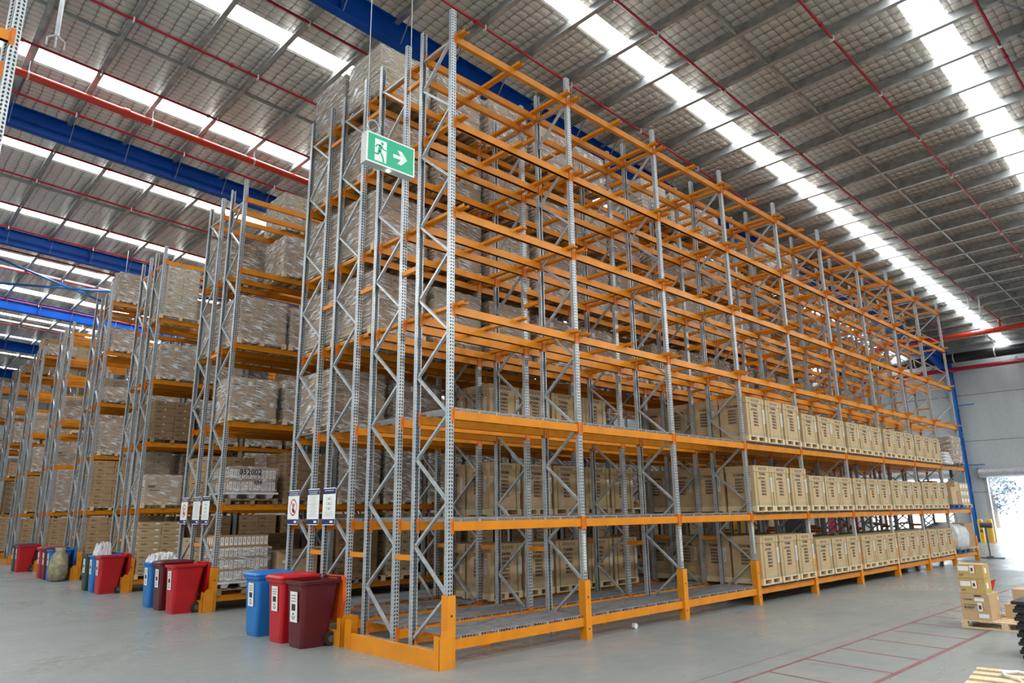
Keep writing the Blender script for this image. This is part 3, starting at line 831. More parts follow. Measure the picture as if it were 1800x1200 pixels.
# clear bag on the floor
b = MB(); rr = random.Random(12); lo = []
for z, r_ in ((0, .17), (.08, .26), (.3, .29), (.55, .28), (.78, .22), (.92, .14), (1.02, .18)):
    lo.append([(r_ * math.cos(a) * .95 + rr.uniform(-.02, .02), r_ * math.sin(a) + rr.uniform(-.02, .02), z) for a in [2 * PI * i / 16 for i in range(16)]])
b.loft(lo, 'bag'); tag(obj('rubbish_bag', b.mesh('rubbish_bag', True), None, (-.56, 19.10, 0)), 'bulging clear bag of straw-coloured strapping standing before a blue bin', 'bag')

# ------------------------------------------------------------------ notices on the rack ends
def notice(kind, y, label, x=-.062):
    """y is the centre; faces -X"""
    t = thing('notice_sign', label, 'sign', (x, y, 1.75), 0, 'notices on the rack ends')
    w = .205
    b = MB(); b.loft([[(0, a, c) for a, c, _ in rrect(-w, w, 0, .60, .03, 0)][::1], [(-.006, a, c) for a, c, _ in rrect(-w, w, 0, .60, .03, 0)]], 'signwhite'); obj('board', b, t)
    h = MB(); h.box(-.0075, -.006, -w, w, .50, .585, 'navy'); obj('band', h, t, label='navy blue heading band'); h = MB(); h.box(-.0075, -.006, -w, w, .012, .095, 'navy')
    h.box(-.0085, -.0075, -.15, -.05, .035, .07, 'signwhite')
    obj('band', h, t, label='navy blue band')
    p = MB()
    def ln(z, a=.16, hh=.006): p.box(-.0068, -.006, -a, a, z, z + hh, 'galv_dark')
    tx = {'no': ('UNAUTHORISED PERSONS', 'MUST NOT CLIMB RACKS'), 'list': ('PALLET RACKING SAFETY', 'DO NOT OVERLOAD'), 'load': ('SAFE WORKING LOAD', '')}[kind]
    for i, s in enumerate(tx):
        if s: q = rotz(text_mb(s, .028, 'signwhite', .0006, 'CENTER'), -PI / 2); p.add(q, (-.0082, 0, .545 - i * .033))
    if kind == 'no':
        r0, r1, cz = .145, .122, .30
        for i in range(32):
            a, a2 = 2 * PI * i / 32, 2 * PI * (i + 1) / 32
            p.quad((-.0072, r0 * .9 * math.cos(a), cz + r0 * math.sin(a)), (-.0072, r0 * .9 * math.cos(a2), cz + r0 * math.sin(a2)), (-.0072, r1 * .9 * math.cos(a2), cz + r1 * math.sin(a2)), (-.0072, r1 * .9 * math.cos(a), cz + r1 * math.sin(a)), 'signred')
        p.bar((-.0072, .085, cz + .10), (-.0072, -.085, cz - .10), .002, .02, 'signred', up=(0, 0, 1))
        for a, c, s in ((.03, .05, .028), (.05, -.06, .035), (.02, -.075, .03)): p.tube([(-.0078, a - .05, cz + c), (-.0065, a - .05, cz + c)], s * .8, 'ink', 10)
        p.bar((-.0070, -.02, cz + .05), (-.0070, .03, cz - .06), .002, .03, 'ink')
    elif kind == 'list':
        for k in range(17): ln(.47 - k * .0205, .15 - .03 * ((k * 7) % 3), .005)
    else:
        for k, z in enumerate((.44, .36, .28)):
            p.box(-.0068, -.006, -.09, .09, z, z + .004, 'ink'); p.box(-.0068, -.006, -.09, .09, z - .035, z - .031, 'ink')
            p.box(-.0068, -.006, -.09, -.086, z - .035, z, 'ink'); p.box(-.0068, -.006, .086, .09, z - .035, z, 'ink'); p.box(-.0068, -.006, -.03, .03, z - .024, z - .012, 'ink')
        for k in range(5): ln(.21 - k * .02, .15, .005)
    obj('lettering', p, t)
ys = [(4.36, 'no'), (3.64, 'list'), (3.10, 'load')]
for y_, k in ys: notice(k, y_, {'no': 'no-climbing sign with red circle on the corner rack', 'list': 'white sign with lines of text, middle sign on the corner rack', 'load': 'load table sign nearest the corner on the corner rack'}[k])
for y_, k in ((9.83, 'no'), (9.06, 'list'), (8.51, 'load')): notice(k, y_, {'no': 'no-climbing sign with red circle on the second rack', 'list': 'white sign with lines of text, middle sign on the second rack', 'load': 'load table sign beside the front post of the second rack'}[k])

# ------------------------------------------------------------------ exit sign
t = thing('exit_sign', 'green running man exit sign with arrow hanging from two cables', 'sign', (-1.72, -.40, 6.345))
w, h = .755, .43
b = MB(); b.box(0, w, 0, .13, 0, h, 'signgrey'); b.box(0, w, -.006, 0, 0, .02, 'signwhite'); b.box(0, w, -.006, 0, h - .02, h, 'signwhite'); b.box(0, .02, -.006, 0, .02, h - .02, 'signwhite'); b.box(w - .02, w, -.006, 0, .02, h - .02, 'signwhite'); obj('housing', b, t)
b = MB(); b.box(.02, w - .02, -.003, 0, .02, h - .02, 'signgreen'); obj('face', b, t, label='green face panel')
p = MB()
p.box(.125, .305, -.005, -.003, .05, .36, 'signwhite')
p.poly([(.41, -.005, .235), (.41, -.005, .185), (.53, -.005, .185), (.475, -.005, .11), (.545, -.005, .11), (.635, -.005, .21), (.545, -.005, .31), (.475, -.005, .31), (.53, -.005, .235)], 'signwhite')
g = 'signgreen'
p.tube([(.235, -.0065, .315), (.235, -.005, .315)], .022, g, 14)
def limb(a, b_, w_): p.bar((a[0], -.0055, a[1]), (b_[0], -.0055, b_[1]), .002, w_, g)
limb((.215, .285), (.195, .195), .05); limb((.21, .28), (.155, .275), .02); limb((.155, .275), (.135, .235), .018); limb((.225, .27), (.26, .235), .02); limb((.26, .235), (.30, .235), .016)
limb((.195, .20), (.245, .13), .028); limb((.245, .13), (.265, .055), .024); limb((.19, .20), (.175, .145), .028); limb((.175, .145), (.10, .15), .024)
obj('pictogram', p, t, label='white doorway with running figure and arrow')
b = MB(); b.tube([(.38, .06, -.012), (.38, .06, 0)], .02, 'lampglow', 12); obj('indicator_lamp', b, t)
b = MB()
for x in (.03, .70): b.tube([(x, .06, h), (x, .06, 6.15)], .006, 'galv', 6)
obj('cable', b, t)
b = MB()
for r_ in (.085, .10, .092):
    b.tube([(.13 + r_ * math.cos(a), .06 + .01 * math.sin(3 * a), h + .12 + r_ * math.sin(a)) for a in [2 * PI * i / 20 for i in range(21)]], .005, 'galv', 6, False)
b.tube([(.10, .06, h), (.08, .06, h + .05), (.16, .06, h + .12), (.21, .06, h + .06)], .005, 'galv', 6)
obj('coiled_wire', b, t)

# ------------------------------------------------------------------ building shell
XW = 40.0; YL = 62.; XN = -17.; YR = -24.; SL = .05
rz = lambda z0, x: z0 - SL * x
b = MB(); b.quad((XN, YR, 0), (XW, YR, 0), (XW, YL, 0), (XN, YL, 0), 'floor'); struct('floor', b)
# roof lining in strips between the skylights
SKY = [(-4.70, -4.02), (.70, 1.28), (6.12, 6.74), (11.0, 11.75), (16.45, 17.12), (21.9, 22.6), (27.4, 28.3), (32.5, 33.5), (38.1, 38.8), (43.5, 44.2), (49, 49.7), (54.4, 55.1), (-10.1, -9.4), (-15.5, -14.8), (-20.8, -20.1)]
SKY.sort()
ed = [YR] + [v for s in SKY for v in s] + [YL]
b = MB()
for i in range(0, len(ed), 2):
    y0, y1 = ed[i], ed[i + 1]
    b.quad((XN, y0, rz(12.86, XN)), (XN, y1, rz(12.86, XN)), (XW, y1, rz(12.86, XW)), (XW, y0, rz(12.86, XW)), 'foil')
    # roof sheet above
    b.quad((XN, y0, rz(12.95, XN)), (XN, y1, rz(12.95, XN)), (XW, y1, rz(12.95, XW)), (XW, y0, rz(12.95, XW)), 'galv_dark')
ceiling = struct('ceiling', b)
for i, (y0, y1) in enumerate(SKY):
    b = MB(); z = 12.94
    b.quad((XN, y0, rz(z, XN)), (XN, y1, rz(z, XN)), (XW, y1, rz(z, XW)), (XW, y0, rz(z, XW)), 'sky'); struct('window_%d' % (i + 1), b)
pm = MB(); z = 0
PL = YL - YR
pm.box(-.004, .004, 0, PL, 0, .29, 'galv_dark'); pm.box(-.11, .004, 0, PL, 0, .004, 'galv_dark'); pm.box(-.004, .11, 0, PL, .286, .29, 'galv_dark'); pm.box(-.11, -.106, 0, PL, 0, .03, 'galv_dark')
pme = pm.mesh('purlin')
x = .05 - 1.42 * 12
while x < XW - .3:
    obj('purlin', pme, ceiling, (x, YR, rz(12.56, x))); x += 1.42
for y_ in (-21.5, -11.5, -1.3, 8.8, 18.8, 28.8, 38.8, 48.8):
    b = MB(); b.bar((XN, y_, rz(12.63, XN)), (XW, y_, rz(12.63, XW)), .05, .09, 'galv_dark'); obj('bridging', b, ceiling)
# rafters
def rafter(y_):
    b = MB(); x0, x1 = XN, XW - .2
    def seg(z0, z1, w_, xa, xb, za=None):
        # sloped box
        n = len(b.v); k = b.mi('blue')
        for x_ in (xa, xb):
            lo = z0 if (x_ == xa or za is None) else za
            b.v += [(x_, y_ - w_, rz(lo, x_)), (x_, y_ + w_, rz(lo, x_)), (x_, y_ + w_, rz(z1 if za is None or x_ == xa or z1 > z0 + .1 else za + (z1 - z0), x_)), (x_, y_ - w_, rz(z1 if za is None or x_ == xa or z1 > z0 + .1 else za + (z1 - z0), x_))]
        for f in ((3, 2, 1, 0), (4, 5, 6, 7), (0, 1, 5, 4), (1, 2, 6, 5), (2, 3, 7, 6), (3, 0, 4, 7)): b.f.append(tuple(n + i for i in f)); b.m.append(k)
    seg(12.0, 12.022, .12, x0, x1); seg(12.58, 12.60, .12, x0, x1); seg(12.02, 12.58, .006, x0, x1)
    seg(12.0, 12.02, .12, 34.5, x1, 11.35); 
    n = len(b.v); k = b.mi('blue')
    for s in (-.006, .006): b.v += [(34.5, y_ + s, rz(12.0, 34.5)), (x1, y_ + s, rz(12.0, x1)), (x1, y_ + s, rz(11.36, x1))]
    b.f += [(n, n + 1, n + 2), (n + 3, n + 5, n + 4)]; b.m += [k, k]
    for x_ in range(-12, 40, 6): b.box(x_ - .006, x_ + .006, y_ - .11, y_ + .11, rz(12.02, x_), rz(12.58, x_), 'blue')
    o = obj('rafter', b, ceiling); o['label'] = 'blue steel roof rafter'
    f = MB(); x_ = .05 - 1.42 * 8; i = 0
    while x_ < 38:
        for s in (-1, 1): f.bar((x_, y_ + s * .62, rz(12.66, x_)), (x_, y_ + s * .10, rz(12.03, x_)), .045, .012, 'galv_dark', up=(1, 0, 0))
        x_ += 1.42
    obj('fly_brace', f, o)
for k in range(-2, 6): rafter(3.8 + 10 * k)
# cross bracing in the roof
for i, (p_, q_) in enumerate((((-6.5, 24.2), (7.5, 33.6)), ((-6.5, 33.4), (7.5, 24.2)))):
    b = MB(); b.tube([(p_[0], p_[1], rz(12.32, p_[0])), (q_[0], q_[1], rz(12.32, q_[0]))], .055, 'bluel', 8); obj('roof_brace', b, ceiling, label='light blue diagonal brace')

# far wall with two roller doors
def wallseg(b, y0, y1, z0, z1): b.box(XW, XW + .2, y0, y1, z0, z1, 'wall')
D = [(-1.9, 2.85, 3.42), (4.75, 9.1, 3.42), (14.6, 19.1, 3.42)]
b = MB(); y_ = YR
for (d0, d1, dz) in D:
    wallseg(b, y_, d0, 0, 12.); wallseg(b, d0, d1, dz, 12.); y_ = d1
wallseg(b, y_, YL, 0, 12.)
far = struct('wall_far', b)
b = MB()
for z in (2.64, 5.45, 8.05):
    yy0 = YR
    for (d0, d1, dz) in D:
        if z < dz: b.box(XW - .004, XW, yy0, d0, z, z + .03, 'joint'); yy0 = d1
    b.box(XW - .004, XW, yy0, YL, z, z + .03, 'joint')
obj('panel_joint', b, far)
b = MB(); b.box(XN - .2, XN, YR, YL, 0, 13.8, 'wall'); struct('wall_near', b)
b = MB(); b.box(XN, XW, YR - .2, YR, 0, 13.8, 'wall'); struct('wall_dock', b)
b = MB(); b.box(XN, XW, YL, YL + .2, 0, 13.8, 'wall'); struct('wall_side', b)
for i, (d0, d1, dz) in enumerate(D):
    t = obj('door_%d' % (i + 1), MB().box(XW - .08, XW - .02, d0 - .10, d0, 0, dz, 'door').box(XW - .08, XW - .02, d1, d1 + .10, 0, dz, 'door')); t['kind'] = 'structure'
    b = MB(); b.tube([(XW - .32, d0 - .25, dz + .25), (XW - .32, d1 + .25, dz + .25)], .25, 'door', 20); obj('roller_drum', b, t, label='ribbed roller shutter drum')
    for yy_ in (d0 - .27, d1 + .25): b = MB(); b.box(XW - .5, XW, yy_, yy_ + .02, dz - .02, dz + .52, 'black'); obj('drum_bracket', b, t)
# columns
for k in range(-2, 6):
    y_ = 3.80 + 10 * k - (.05)
    b = MB(); b.box(XW - .42, XW - .40, y_ - .12, y_ + .12, 0, 10.0, 'bluel'); b.box(XW - .03, XW - .01, y_ - .12, y_ + .12, 0, 10.0, 'bluel'); b.box(XW - .41, XW - .02, y_ - .006, y_ + .006, 0, 10.0, 'bluel')
    if k == 0:
        for z in (.9, 2.6, 2.75, 5.0, 5.7, 5.9, 6.3, 7.0, 7.3, 9.0): b.box(XW - .44, XW - .36, y_ - .20, y_ - .12, z, z + .10, 'bluel')
        for z in (4.1, 7.45): b.box(XW - .42, XW - .36, y_ - 1.0, y_ - .12, z, z + .06, 'bluel')
    o = struct('column', b)
# bollards and fan stand
for i, y_ in enumerate((3.32, 2.98)):
    b = MB(); b.tube([(0, 0, 0), (0, 0, 1.18), (0, 0, 1.22)], [.125, .125, .09], 'yellow', 14)
    tag(obj('bollard', b.mesh('bollard', False), None, (39.2 - i * .1 + .05, y_ + .02 - i * .12, 0)), ['yellow steel bollard closest to the blue column', 'yellow steel bollard next to the door opening'][i], 'bollard')
t = thing('pedestal_fan', 'dark pedestal fan on splayed base between rack end and roller door', 'fan', (25.6, -.10, 0))
b = MB(); b.bar((-.35, 0, .03), (.35, 0, .03), .05, .04, 'stand'); b.bar((0, -.45, .03), (0, .35, .03), .05, .04, 'stand'); b.box(-.09, .09, -.09, .09, .03, .09, 'stand'); obj('base', b, t)
b = MB(); b.tube([(0, 0, .08), (0, 0, 1.15)], .025, 'stand', 10); obj('pole', b, t)
b = MB(); b.tube([(0, -.22, 1.2), (0, .16, 1.22)], .10, 'stand', 16); b.tube([(-.08, .12, 1.05), (-.08, .12, .95)], .05, 'stand', 8); obj('head', b, t)
# outdoors seen through the doors
b = MB(); b.quad((XW + .2, -40, -.03), (120, -40, -.03), (120, 90, -.03), (XW + .2, 90, -.03), 'yard'); struct('ground_outside', b)
rr = random.Random(21)
def tree(x, y, s, label):
    t = thing('tree', label, 'tree', (x, y, 0))
    b = MB(); b.tube([(0, 0, -.03), (.1, 0, 2 * s), (.05, .1, 4 * s)], [.25 * s, .17 * s, .08 * s], 'bark', 8); obj('trunk', b, t)
    b = MB()
    for c in range(26):
        cx, cy, cz = rr.gauss(0, 1.3 * s), rr.gauss(0, 1.5 * s), rr.uniform(1.4, 6.5) * s
        for q in range(70):
            p = Vector((cx + rr.gauss(0, .5 * s), cy + rr.gauss(0, .5 * s), cz + rr.gauss(0, .4 * s))); a = Vector((rr.uniform(-1, 1), rr.uniform(-1, 1), rr.uniform(-1, 1))) * .16 * s; c_ = Vector((rr.uniform(-1, 1), rr.uniform(-1, 1), rr.uniform(-1, 1))) * .10 * s
            b.quad(tuple(p - a), tuple(p - c_), tuple(p + a), tuple(p + c_), 'leaf')
    obj('foliage', b, t)
for i, (x_, y_, s_) in enumerate(((62, -.5, 1.0), (72, -12, 1.3), (70, 9.5, 1.1), (84, 24, 1.3))):
    tree(x_, y_, s_, ['pale leafy tree outside the open roller door', 'tree outside the roller door, farther from the column', 'tree outside, half hidden behind the blue column', 'tree outside the second roller door behind the racks'][i])

# ------------------------------------------------------------------ pipes, ducts, lamps
CLIP = MB().box(-.014, .014, -.042, .042, -.045, .09, 'whitepaint').mesh('pipe_clip')
for y_, d_ in ((-5.32, 'outermost over the open floor'), (-2.80, 'over the red floor hatching'), (-.13, 'above the front face of the corner rack'), (2.43, 'over the middle of the corner rack'),
               (5.07, 'beyond the rear row of the corner rack'), (7.74, 'over the front of the second rack'), (10.33, 'beside the thick main pipe'), (12.88, 'between main pipe and blue rafter'),
               (15.57, 'over the third rack'), (18.1, 'in front of the fourth rack'), (20.8, 'over the fourth rack'), (23.2, 'just before the second blue rafter'), (25.9, 'over the fifth rack'),
               (28.5, 'in front of the sixth rack'), (33.7, 'past the sixth rack'), (39, 'over the seventh rack')):
    b = MB(); b.tube([(-16, y_, rz(12.49, -16)), (34.6, y_, rz(12.49, 34.6))], .033, 'red', 10)
    x_ = -14.6 + (y_ * 1.7) % 2
    while x_ < 34:
        b.tube([(x_ - .04, y_, rz(12.49, x_)), (x_ + .04, y_, rz(12.49, x_))], .048, 'red', 10); b.tube([(x_ + 1.1, y_, rz(12.49, x_)), (x_ + 1.1, y_, rz(12.40, x_))], .012, 'red', 6); x_ += 4.26
    t = tag(obj('sprinkler_pipe', b), 'thin dark red sprinkler pipe under the roof, ' + d_, 'pipe', 'sprinkler pipes under the roof')
    x_ = .05 - 1.42 * 4
    while x_ < 34:
        obj('pipe_clip', CLIP, t, (x_ - .06, y_, rz(12.46, x_))); x_ += 2.84
b = MB(); b.tube([(-16, 11.35, rz(12.24, -16)), (34, 11.35, rz(12.24, 34))], .10, 'redl', 16)
for x_ in range(-14, 34, 6): b.tube([(x_ - .08, 11.35, rz(12.24, x_)), (x_ + .08, 11.35, rz(12.24, x_))], .125, 'redl', 16)
t = tag(obj('main_pipe', b), 'thick bright red main pipe under the roof beside a skylight', 'pipe')
b = MB(); x_ = .05 - 1.42 * 9
while x_ < 34:
    b.tube([(x_, 11.35, rz(12.24, x_) - .0), (x_ + .04, 11.35, rz(12.24, x_))], .112, 'whitepaint', 12); b.box(x_ + .01, x_ + .03, 11.34, 11.36, rz(12.34, x_), rz(12.64, x_), 'whitepaint'); x_ += 2.84
obj('pipe_hanger', b, t)
b = MB(); b.tube([(34.1, YR + 1, 10.30), (34.1, 40, 10.30)], .13, 'redl', 16)
for y_ in (-6, -1.2, 5.4, 12): b.tube([(34.1, y_, 10.30), (34.1, y_ + .16, 10.30)], .16, 'redl', 16)
for y_ in (-5.32, -2.80, -.13, 2.43, 5.07, 7.74): b.tube([(34.1, y_, 10.30), (34.1, y_, rz(12.56, 34.1))], .05, 'redl', 8)
tag(obj('cross_main_pipe', b), 'red cross pipe high under the roof in front of the black duct', 'pipe')
b = MB(); b.tube([(39.0, YR + 1, 9.45), (39.0, 40, 9.45)], .12, 'red', 16)
for y_ in (-2, 3.2, 8): b.tube([(39.0, y_, 9.45), (39.0, y_ + .14, 9.45)], .15, 'red', 16)
t = tag(obj('wall_main_pipe', b), 'red pipe along the far wall below the black duct', 'pipe')
b = MB()
for y_ in range(-20, 40, 4): b.bar((39.0, y_ + .5, 9.55), (40, y_ + .5, 9.9), .05, .05, 'galv')
obj('pipe_bracket', b, t)
b = MB(); b.tube([(39.1, YR + 1, 10.12), (39.1, 40, 10.12)], .27, 'duct', 18); t = tag(obj('roof_drain_duct', b), 'fat black duct along the top of the far wall', 'duct')
b = MB()
for y_ in range(-21, 40, 2): b.tube([(39.1, y_ + .2, 10.12), (39.1, y_ + .26, 10.12)], .285, 'whitepaint', 18); b.bar((39.1, y_ + .23, 10.4), (39.1, y_ + .23, 10.75), .02, .02, 'galv')
obj('duct_hanger', b, t)
# hanging conduits
for (x_, y_, z0, z1, l_) in ((30, .12, 10.7, 11.3, 'white conduit drop over the rack end, closer to the skylight'), (30, -.28, 10.15, 11.3, 'white conduit drop over the rack end, the longer one')):
    b = MB(); b.tube([(x_, y_, z0), (x_, y_, z1)], .035, 'whitepaint', 8); b.tube([(x_, y_, z0 - .12), (x_, y_, z0)], [.09, .04], 'whitepaint', 10)
    tag(obj('conduit_drop', b), l_, 'conduit')
b = MB(); b.tube([(-4.27, 7.0, 11.05), (-4.27, 7.0, 12.8)], .042, 'whitepaint', 10)
for a in (0, 2.1, 4.2):
    c_, s_ = math.cos(a + .4) * .17, math.sin(a + .4) * .17
    b.tube([(-4.27, 7.0, 11.08), (-4.27 + c_, 7.0 + s_, 11.02), (-4.27 + c_, 7.0 + s_, 10.86)], .018, 'whitepaint', 8)
b.tube([(-4.27, 7.0, 11.08), (-4.27, 7.0, 10.80)], .018, 'whitepaint', 8)
tag(obj('hanging_bracket', b), 'white pole with three-pronged bracket hanging from the roof', 'bracket')
def highbay(x_, y_, z_, label):
    t = thing('high_bay_lamp', label, 'lamp', (x_, y_, z_), 0, 'high bay lamps over the aisles')
    b = MB(); b.tube([(0, 0, 0), (0, 0, .12), (0, 0, .3), (0, 0, .38)], [.30, .22, .09, .07], 'whitepaint', 20, False); obj('reflector', b, t)
    b = MB(); b.tube([(0, 0, .01), (0, 0, .02)], .27, 'lampglow', 20); obj('bulb', b, t)
    b = MB(); b.tube([(0, 0, .36), (0, 0, rz(12.7, x_) - z_)], .012, 'galv', 6); obj('suspension_rod', b, t)
highbay(1.2, 22.9, 9.95, 'glowing high bay lamp in the aisle before the fifth rack')
highbay(1.4, 28.2, 10.0, 'glowing high bay lamp in the aisle before the sixth rack')
highbay(2.4, 28.6, 9.2, 'lower glowing high bay lamp deeper in the aisle before the sixth rack')
highbay(12, 5.9, 10.2, 'high bay lamp in the aisle behind the corner rack')
def lamp(x_, y_, z_, label, power=500):  # added fill light with its own fitting, brightens the racks' near side
    highbay(x_, y_, z_, label)
    l = bpy.data.lights.new('added_fill_light', 'AREA'); l.shape = 'DISK'; l.size = .5; l.energy = power; l.color = (1., .97, .92)
    o = bpy.data.objects.new('added_fill_light', l); C.objects.link(o); o.location = (x_, y_, z_ - .03)
for i, (x_, y_, d_) in enumerate(((-10, -14, 'behind the camera'), (-2, -14, 'over the dock side'), (5, -12.5, 'over the dock side, second along'), (12, -12, 'over the dock side, third along'), (20, -11, 'over the dock side, fourth along'), (28, -11, 'over the dock side, fifth along'),
                                  (-10, -5, 'behind the camera, cross-aisle start'), (-10.5, 4, 'over the cross-aisle'), (-10.5, 13, 'over the cross-aisle, farther along'))):
    lamp(x_, y_, 10.6, 'added fill lamp outside the view, ' + d_, 430)
# small lights over the far end of the aisle
for i, (x_, y_) in enumerate(((36.2, .9), (36.2, -.8))):
    b = MB(); b.bar((x_ - .9, y_, 10.55), (x_ + .9, y_, 10.45), .10, .06, 'whitepaint'); b.bar((x_, y_, 10.5), (x_, y_, 10.95), .02, .02, 'galv')
    tag(obj('batten_light', b), ['white batten fitting hanging by the black duct, beside the rack end', 'white batten fitting hanging by the black duct, under the skylight'][i], 'lamp')

# ------------------------------------------------------------------ floor marking
b = MB()
b.box(-1.5, 14.6, -3.075, -3.03, 0, .002, 'line'); b.box(-1.5, 14.6, -4.225, -4.165, 0, .002, 'line')
x_ = 1.48 - 1.02 * 2
while x_ < 14.5: b.bar((x_, -3.08, .001), (x_ - .12, -4.16, .001), .05, .002, 'line'); x_ += 1.02
struct('floor_marking', b)

# ------------------------------------------------------------------ goods on the open floor
t = tag(obj('floor_pallet', pallet_mb(1.25, 1.2, 'wood', 7), None, (7.60, -5.0, 0)), 'timber pallet on the open floor under boxes, beside the red hatching', 'pallet')
def gbox(name, label, x0, x1, y0, y1, z0, z1, m='card', prints=(), rz_=0):
    t = thing(name, label, 'box', ((x0 + x1) / 2, (y0 + y1) / 2, z0), rz_)
    w, d, h = (x1 - x0) / 2, (y1 - y0) / 2, z1 - z0
    b = MB(); b.box(-w, w, -d, d, 0, h, m); obj('carton', b, t)
    b = MB(); b.box(-w - .001, w + .001, -.025, .025, h - .06, h + .001, 'tape'); obj('tape', b, t)
    if prints:
        p = MB()
        for kind, a, c, s, *r in prints:
            if kind == 't': p.add(rotz(text_mb(s, r[0], 'ink', r[1] if len(r) > 1 else 0), -PI / 2), (-w - .002, a, c))
            elif kind == 'l': obj('shipping_label', MB().box(-w - .003, -w - .001, a - s, a, c, c + r[0], 'white'), t)
            elif kind == 'r': p.box(-w - .0042, -w - .003, a - s, a, c, c + r[0], 'signred')
            elif kind == 'k': p.box(-w - .0045, -w - .003, a - s, a, c, c + r[0], 'ink')
            elif kind == 's': obj('shipping_label', MB().box(a, a + s, -d - .003, -d - .001, c, c + r[0], 'white'), t)
        obj('lettering', p, t)
    return t
# big printer carton: front faces -X
gbox('printer_carton', 'tan printer carton with black model print at the bottom of the floor stack', 7.62, 8.22, -4.24, -3.83, .127, .53, 'card', (
    ('t', .17, .30, 'TOSHIBA', .035, .001), ('t', .16, .225, 'BAR CODE PRINTER', .022, .0005), ('t', .16, .175, 'B-SX5T', .048, .002), ('t', .16, .15, 'Thermal Transfer', .016), ('k', .0, .365, .10, .02),
    ('l', -.0, .29, .13, .05), ('l', -.03, .14, .07, .13), ('k', -.045, .17, .035, .06), ('r', -.098, .14, .008, .13), ('l', -.03, .04, .14, .06), ('s', .18, .28, .05, .06), ('s', .2, .05, .05, .06)))
for i, (z0, z1, l_) in enumerate(((.533, .765, 'middle mustard carton with white labels in the floor stack'), (.768, .985, 'topmost mustard carton with white labels in the floor stack'))):
    gbox('labelled_carton', l_, 7.63, 7.99, -4.215 + .0 + i * .0, -3.85, z0, z1, 'cardm', (
        ('l', .17, .11, .15, .075), ('l', .0, .08, .065, .12), ('k', -.012, .11, .03, .05), ('r', -.068, .07, .008, .13), ('t', .16, .055, 'TOSHIBA', .016, .0004), ('t', .16, .035, 'B-EX4T', .018, .0004), ('s', -.1, .08, .1, .08)))
gbox('plain_carton', 'plain brown carton lying behind the tall floor stack', 8.20, 8.62, -4.62, -4.30, .127, .34, 'card')
gbox('plain_carton', 'small brown carton at the pallet edge by the black crates', 7.75, 8.1, -4.93, -4.60, .127, .27, 'card')
gbox('plain_carton', 'brown carton behind the small one on the floor pallet', 8.15, 8.6, -4.98, -4.66, .127, .40, 'card')
b = MB(); b.loft([rrect(0, .3, 0, .2, .03, 0), rrect(-.01, .31, -.01, .21, .04, .03), rrect(.02, .28, .02, .18, .03, .055)], 'signred'); b.box(.05, .15, .02, .09, .056, .058, 'white')
tag(obj('red_parcel', b, None, (8.24, -4.58, .342)), 'flat red plastic parcel on top of the plain carton', 'parcel')
b = MB(); b.poly([(0, 0, 0), (.05, -.10, .02), (.10, -.16, .20), (.02, -.08, .17)], 'signred'); b.poly([(.03, 0, 0), (.08, -.10, .02), (.10, -.16, .20), (.05, -.08, .17)], 'signred')
tag(obj('red_tag', b, None, (8.02, -4.10, .532)), 'red plastic sleeve sticking out behind the middle mustard carton', 'sleeve')
t = gbox('plain_carton', 'large brown carton standing farther back beside the floor pallet', 9.4, 9.95, -4.75, -4.17, .0, .47, 'card')
# black crates
for k in range(7):
    b = MB(); z = k * .10
    b.loft([rrect(0, .58, 0, .38, .03, z), rrect(.0, .58, 0, .38, .03, z + .03), rrect(.02, .56, .02, .36, .03, z + .032), rrect(.02, .56, .02, .36, .03, z + .092)], 'black')
    b.loft([rrect(-.02, .60, -.02, .40, .03, z + .06), rrect(-.02, .60, -.02, .40, .03, z + .098)], 'black')
    tag(obj('black_crate', b, None, (5.35, -5.44, 0)), 'black plastic crate, %s from the floor in the crate stack' % ORD[k], 'crate', 'black crates in a stack')
# broken pallet boards at the bottom corner
t = thing('broken_pallet', 'worn timber pallet lying close by at the lower corner of the floor', 'pallet', (2.80, -6.03, 0), .12)
for i, (a, c) in enumerate(((0, .30), (.42, .60), (.72, .85), (.98, 1.1))):
    b = MB(); b.box(a, c, 0, .95, .10, .122, 'wood'); obj('board', b, t)
for y_ in (.02, .43, .84): b = MB(); b.box(0, 1.1, y_, y_ + .09, .02, .10, 'woodd'); obj('bearer', b, t)
b = MB(); b.tube([(.45, .5, .14), (.55, .66, .15), (.7, .72, .15), (.82, .6, .15), (.8, .45, .14)], .018, 'whitepaint', 8); tag(obj('plastic_strap', b, None, (2.80, -5.98, 0)), 'loop of white strap lying on the worn pallet', 'strap')
# little castor under the rack
b = MB(); b.tube([(0, -.03, .045), (0, .03, .045)], .045, 'whitepaint', 12); tag(obj('small_wheel', b, None, (4.0, .05, 0)), 'small white wheel lying under the second bay of the rack', 'wheel')
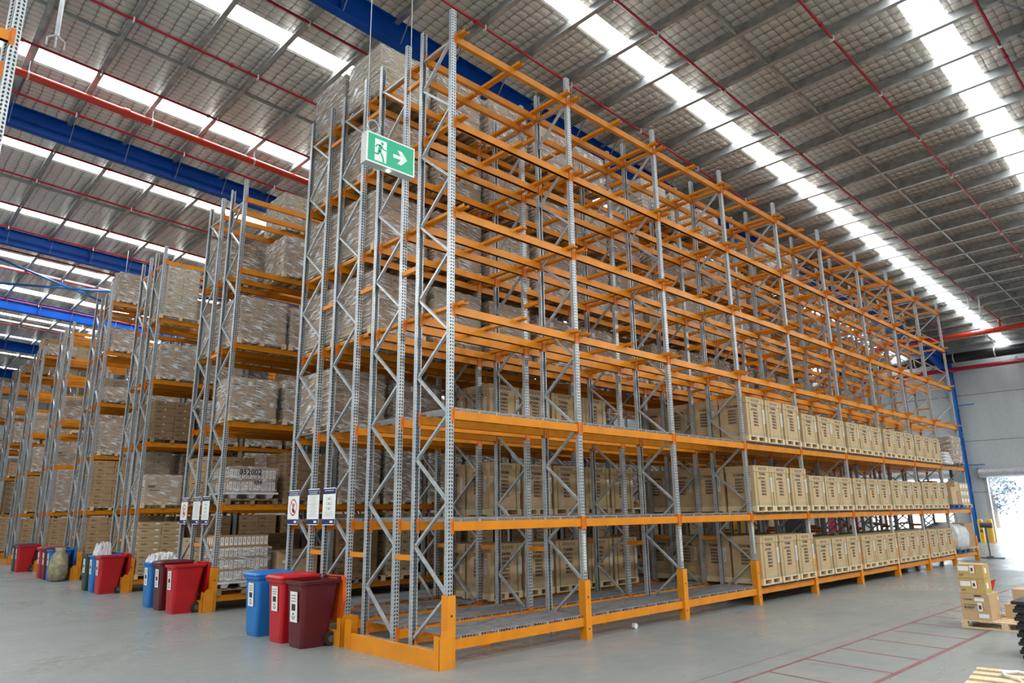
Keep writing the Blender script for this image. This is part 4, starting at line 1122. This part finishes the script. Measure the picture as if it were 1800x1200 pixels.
# things seen through the racks on the far side
for i, (x_, y_, w_, d_, h_, m_, l_) in enumerate(((28.5, 6.0, 1.2, 1.0, 1.9, 'pink', 'magenta crate pile behind the end of the large rack'), (20, 6.2, 1.6, 1.0, 1.75, 'yellow', 'yellow machine standing in the aisle behind the large rack'), (31, 9, 1.2, 1.4, 2.1, 'black', 'dark cabinet near the second roller door'))):
    t = thing(['crate_pile', 'yellow_machine', 'dark_cabinet'][i], l_, ['crate', 'machine', 'cabinet'][i], (x_, y_, 0))
    b = MB(); b.box(0, w_, 0, d_, .08, h_, m_); b.box(.1, w_ - .1, -.02, 0, .3, h_ * .5, 'black'); obj('body', b, t)
    b = MB(); b.box(.05, .2, .05, d_ - .05, 0, .08, 'black'); b.box(w_ - .2, w_ - .05, .05, d_ - .05, 0, .08, 'black'); obj('base', b, t)

# ------------------------------------------------------------------ light, world, camera
w = bpy.data.worlds.new('sky'); sc.world = w; w.use_nodes = True
bg = w.node_tree.nodes['Background']; bg.inputs[0].default_value = (.86, .93, 1, 1); bg.inputs[1].default_value = 5.0
cam = bpy.data.cameras.new('camera'); co = bpy.data.objects.new('camera', cam); C.objects.link(co)
cx, cy, cz, yaw, pitch, roll, f = -6.0059, -7.5844, 1.9064, .8099, .2407, -.0140, 1225.24
F = Vector((math.cos(yaw) * math.cos(pitch), math.sin(yaw) * math.cos(pitch), math.sin(pitch)))
r0 = Vector((math.sin(yaw), -math.cos(yaw), 0)); u0 = r0.cross(F)
c_, s_ = math.cos(roll), math.sin(roll); r1 = r0 * c_ + u0 * s_; u1 = u0 * c_ - r0 * s_
co.matrix_world = Matrix(((r1.x, u1.x, -F.x, cx), (r1.y, u1.y, -F.y, cy), (r1.z, u1.z, -F.z, cz), (0, 0, 0, 1)))
cam.sensor_width = 36; cam.lens = 36 * f / 1800; cam.clip_end = 300; cam.clip_start = .05
sc.camera = co
vs = sc.view_settings; vs.view_transform = 'Standard'; vs.look = 'None'; vs.exposure = 0.64; vs.gamma = 1; vs.use_curve_mapping = False
sc.cycles.use_denoising = True
sc.cycles.max_bounces = 8; sc.cycles.diffuse_bounces = 4; sc.cycles.glossy_bounces = 4; sc.cycles.transparent_max_bounces = 16
sc.cycles.sample_clamp_indirect = 8.
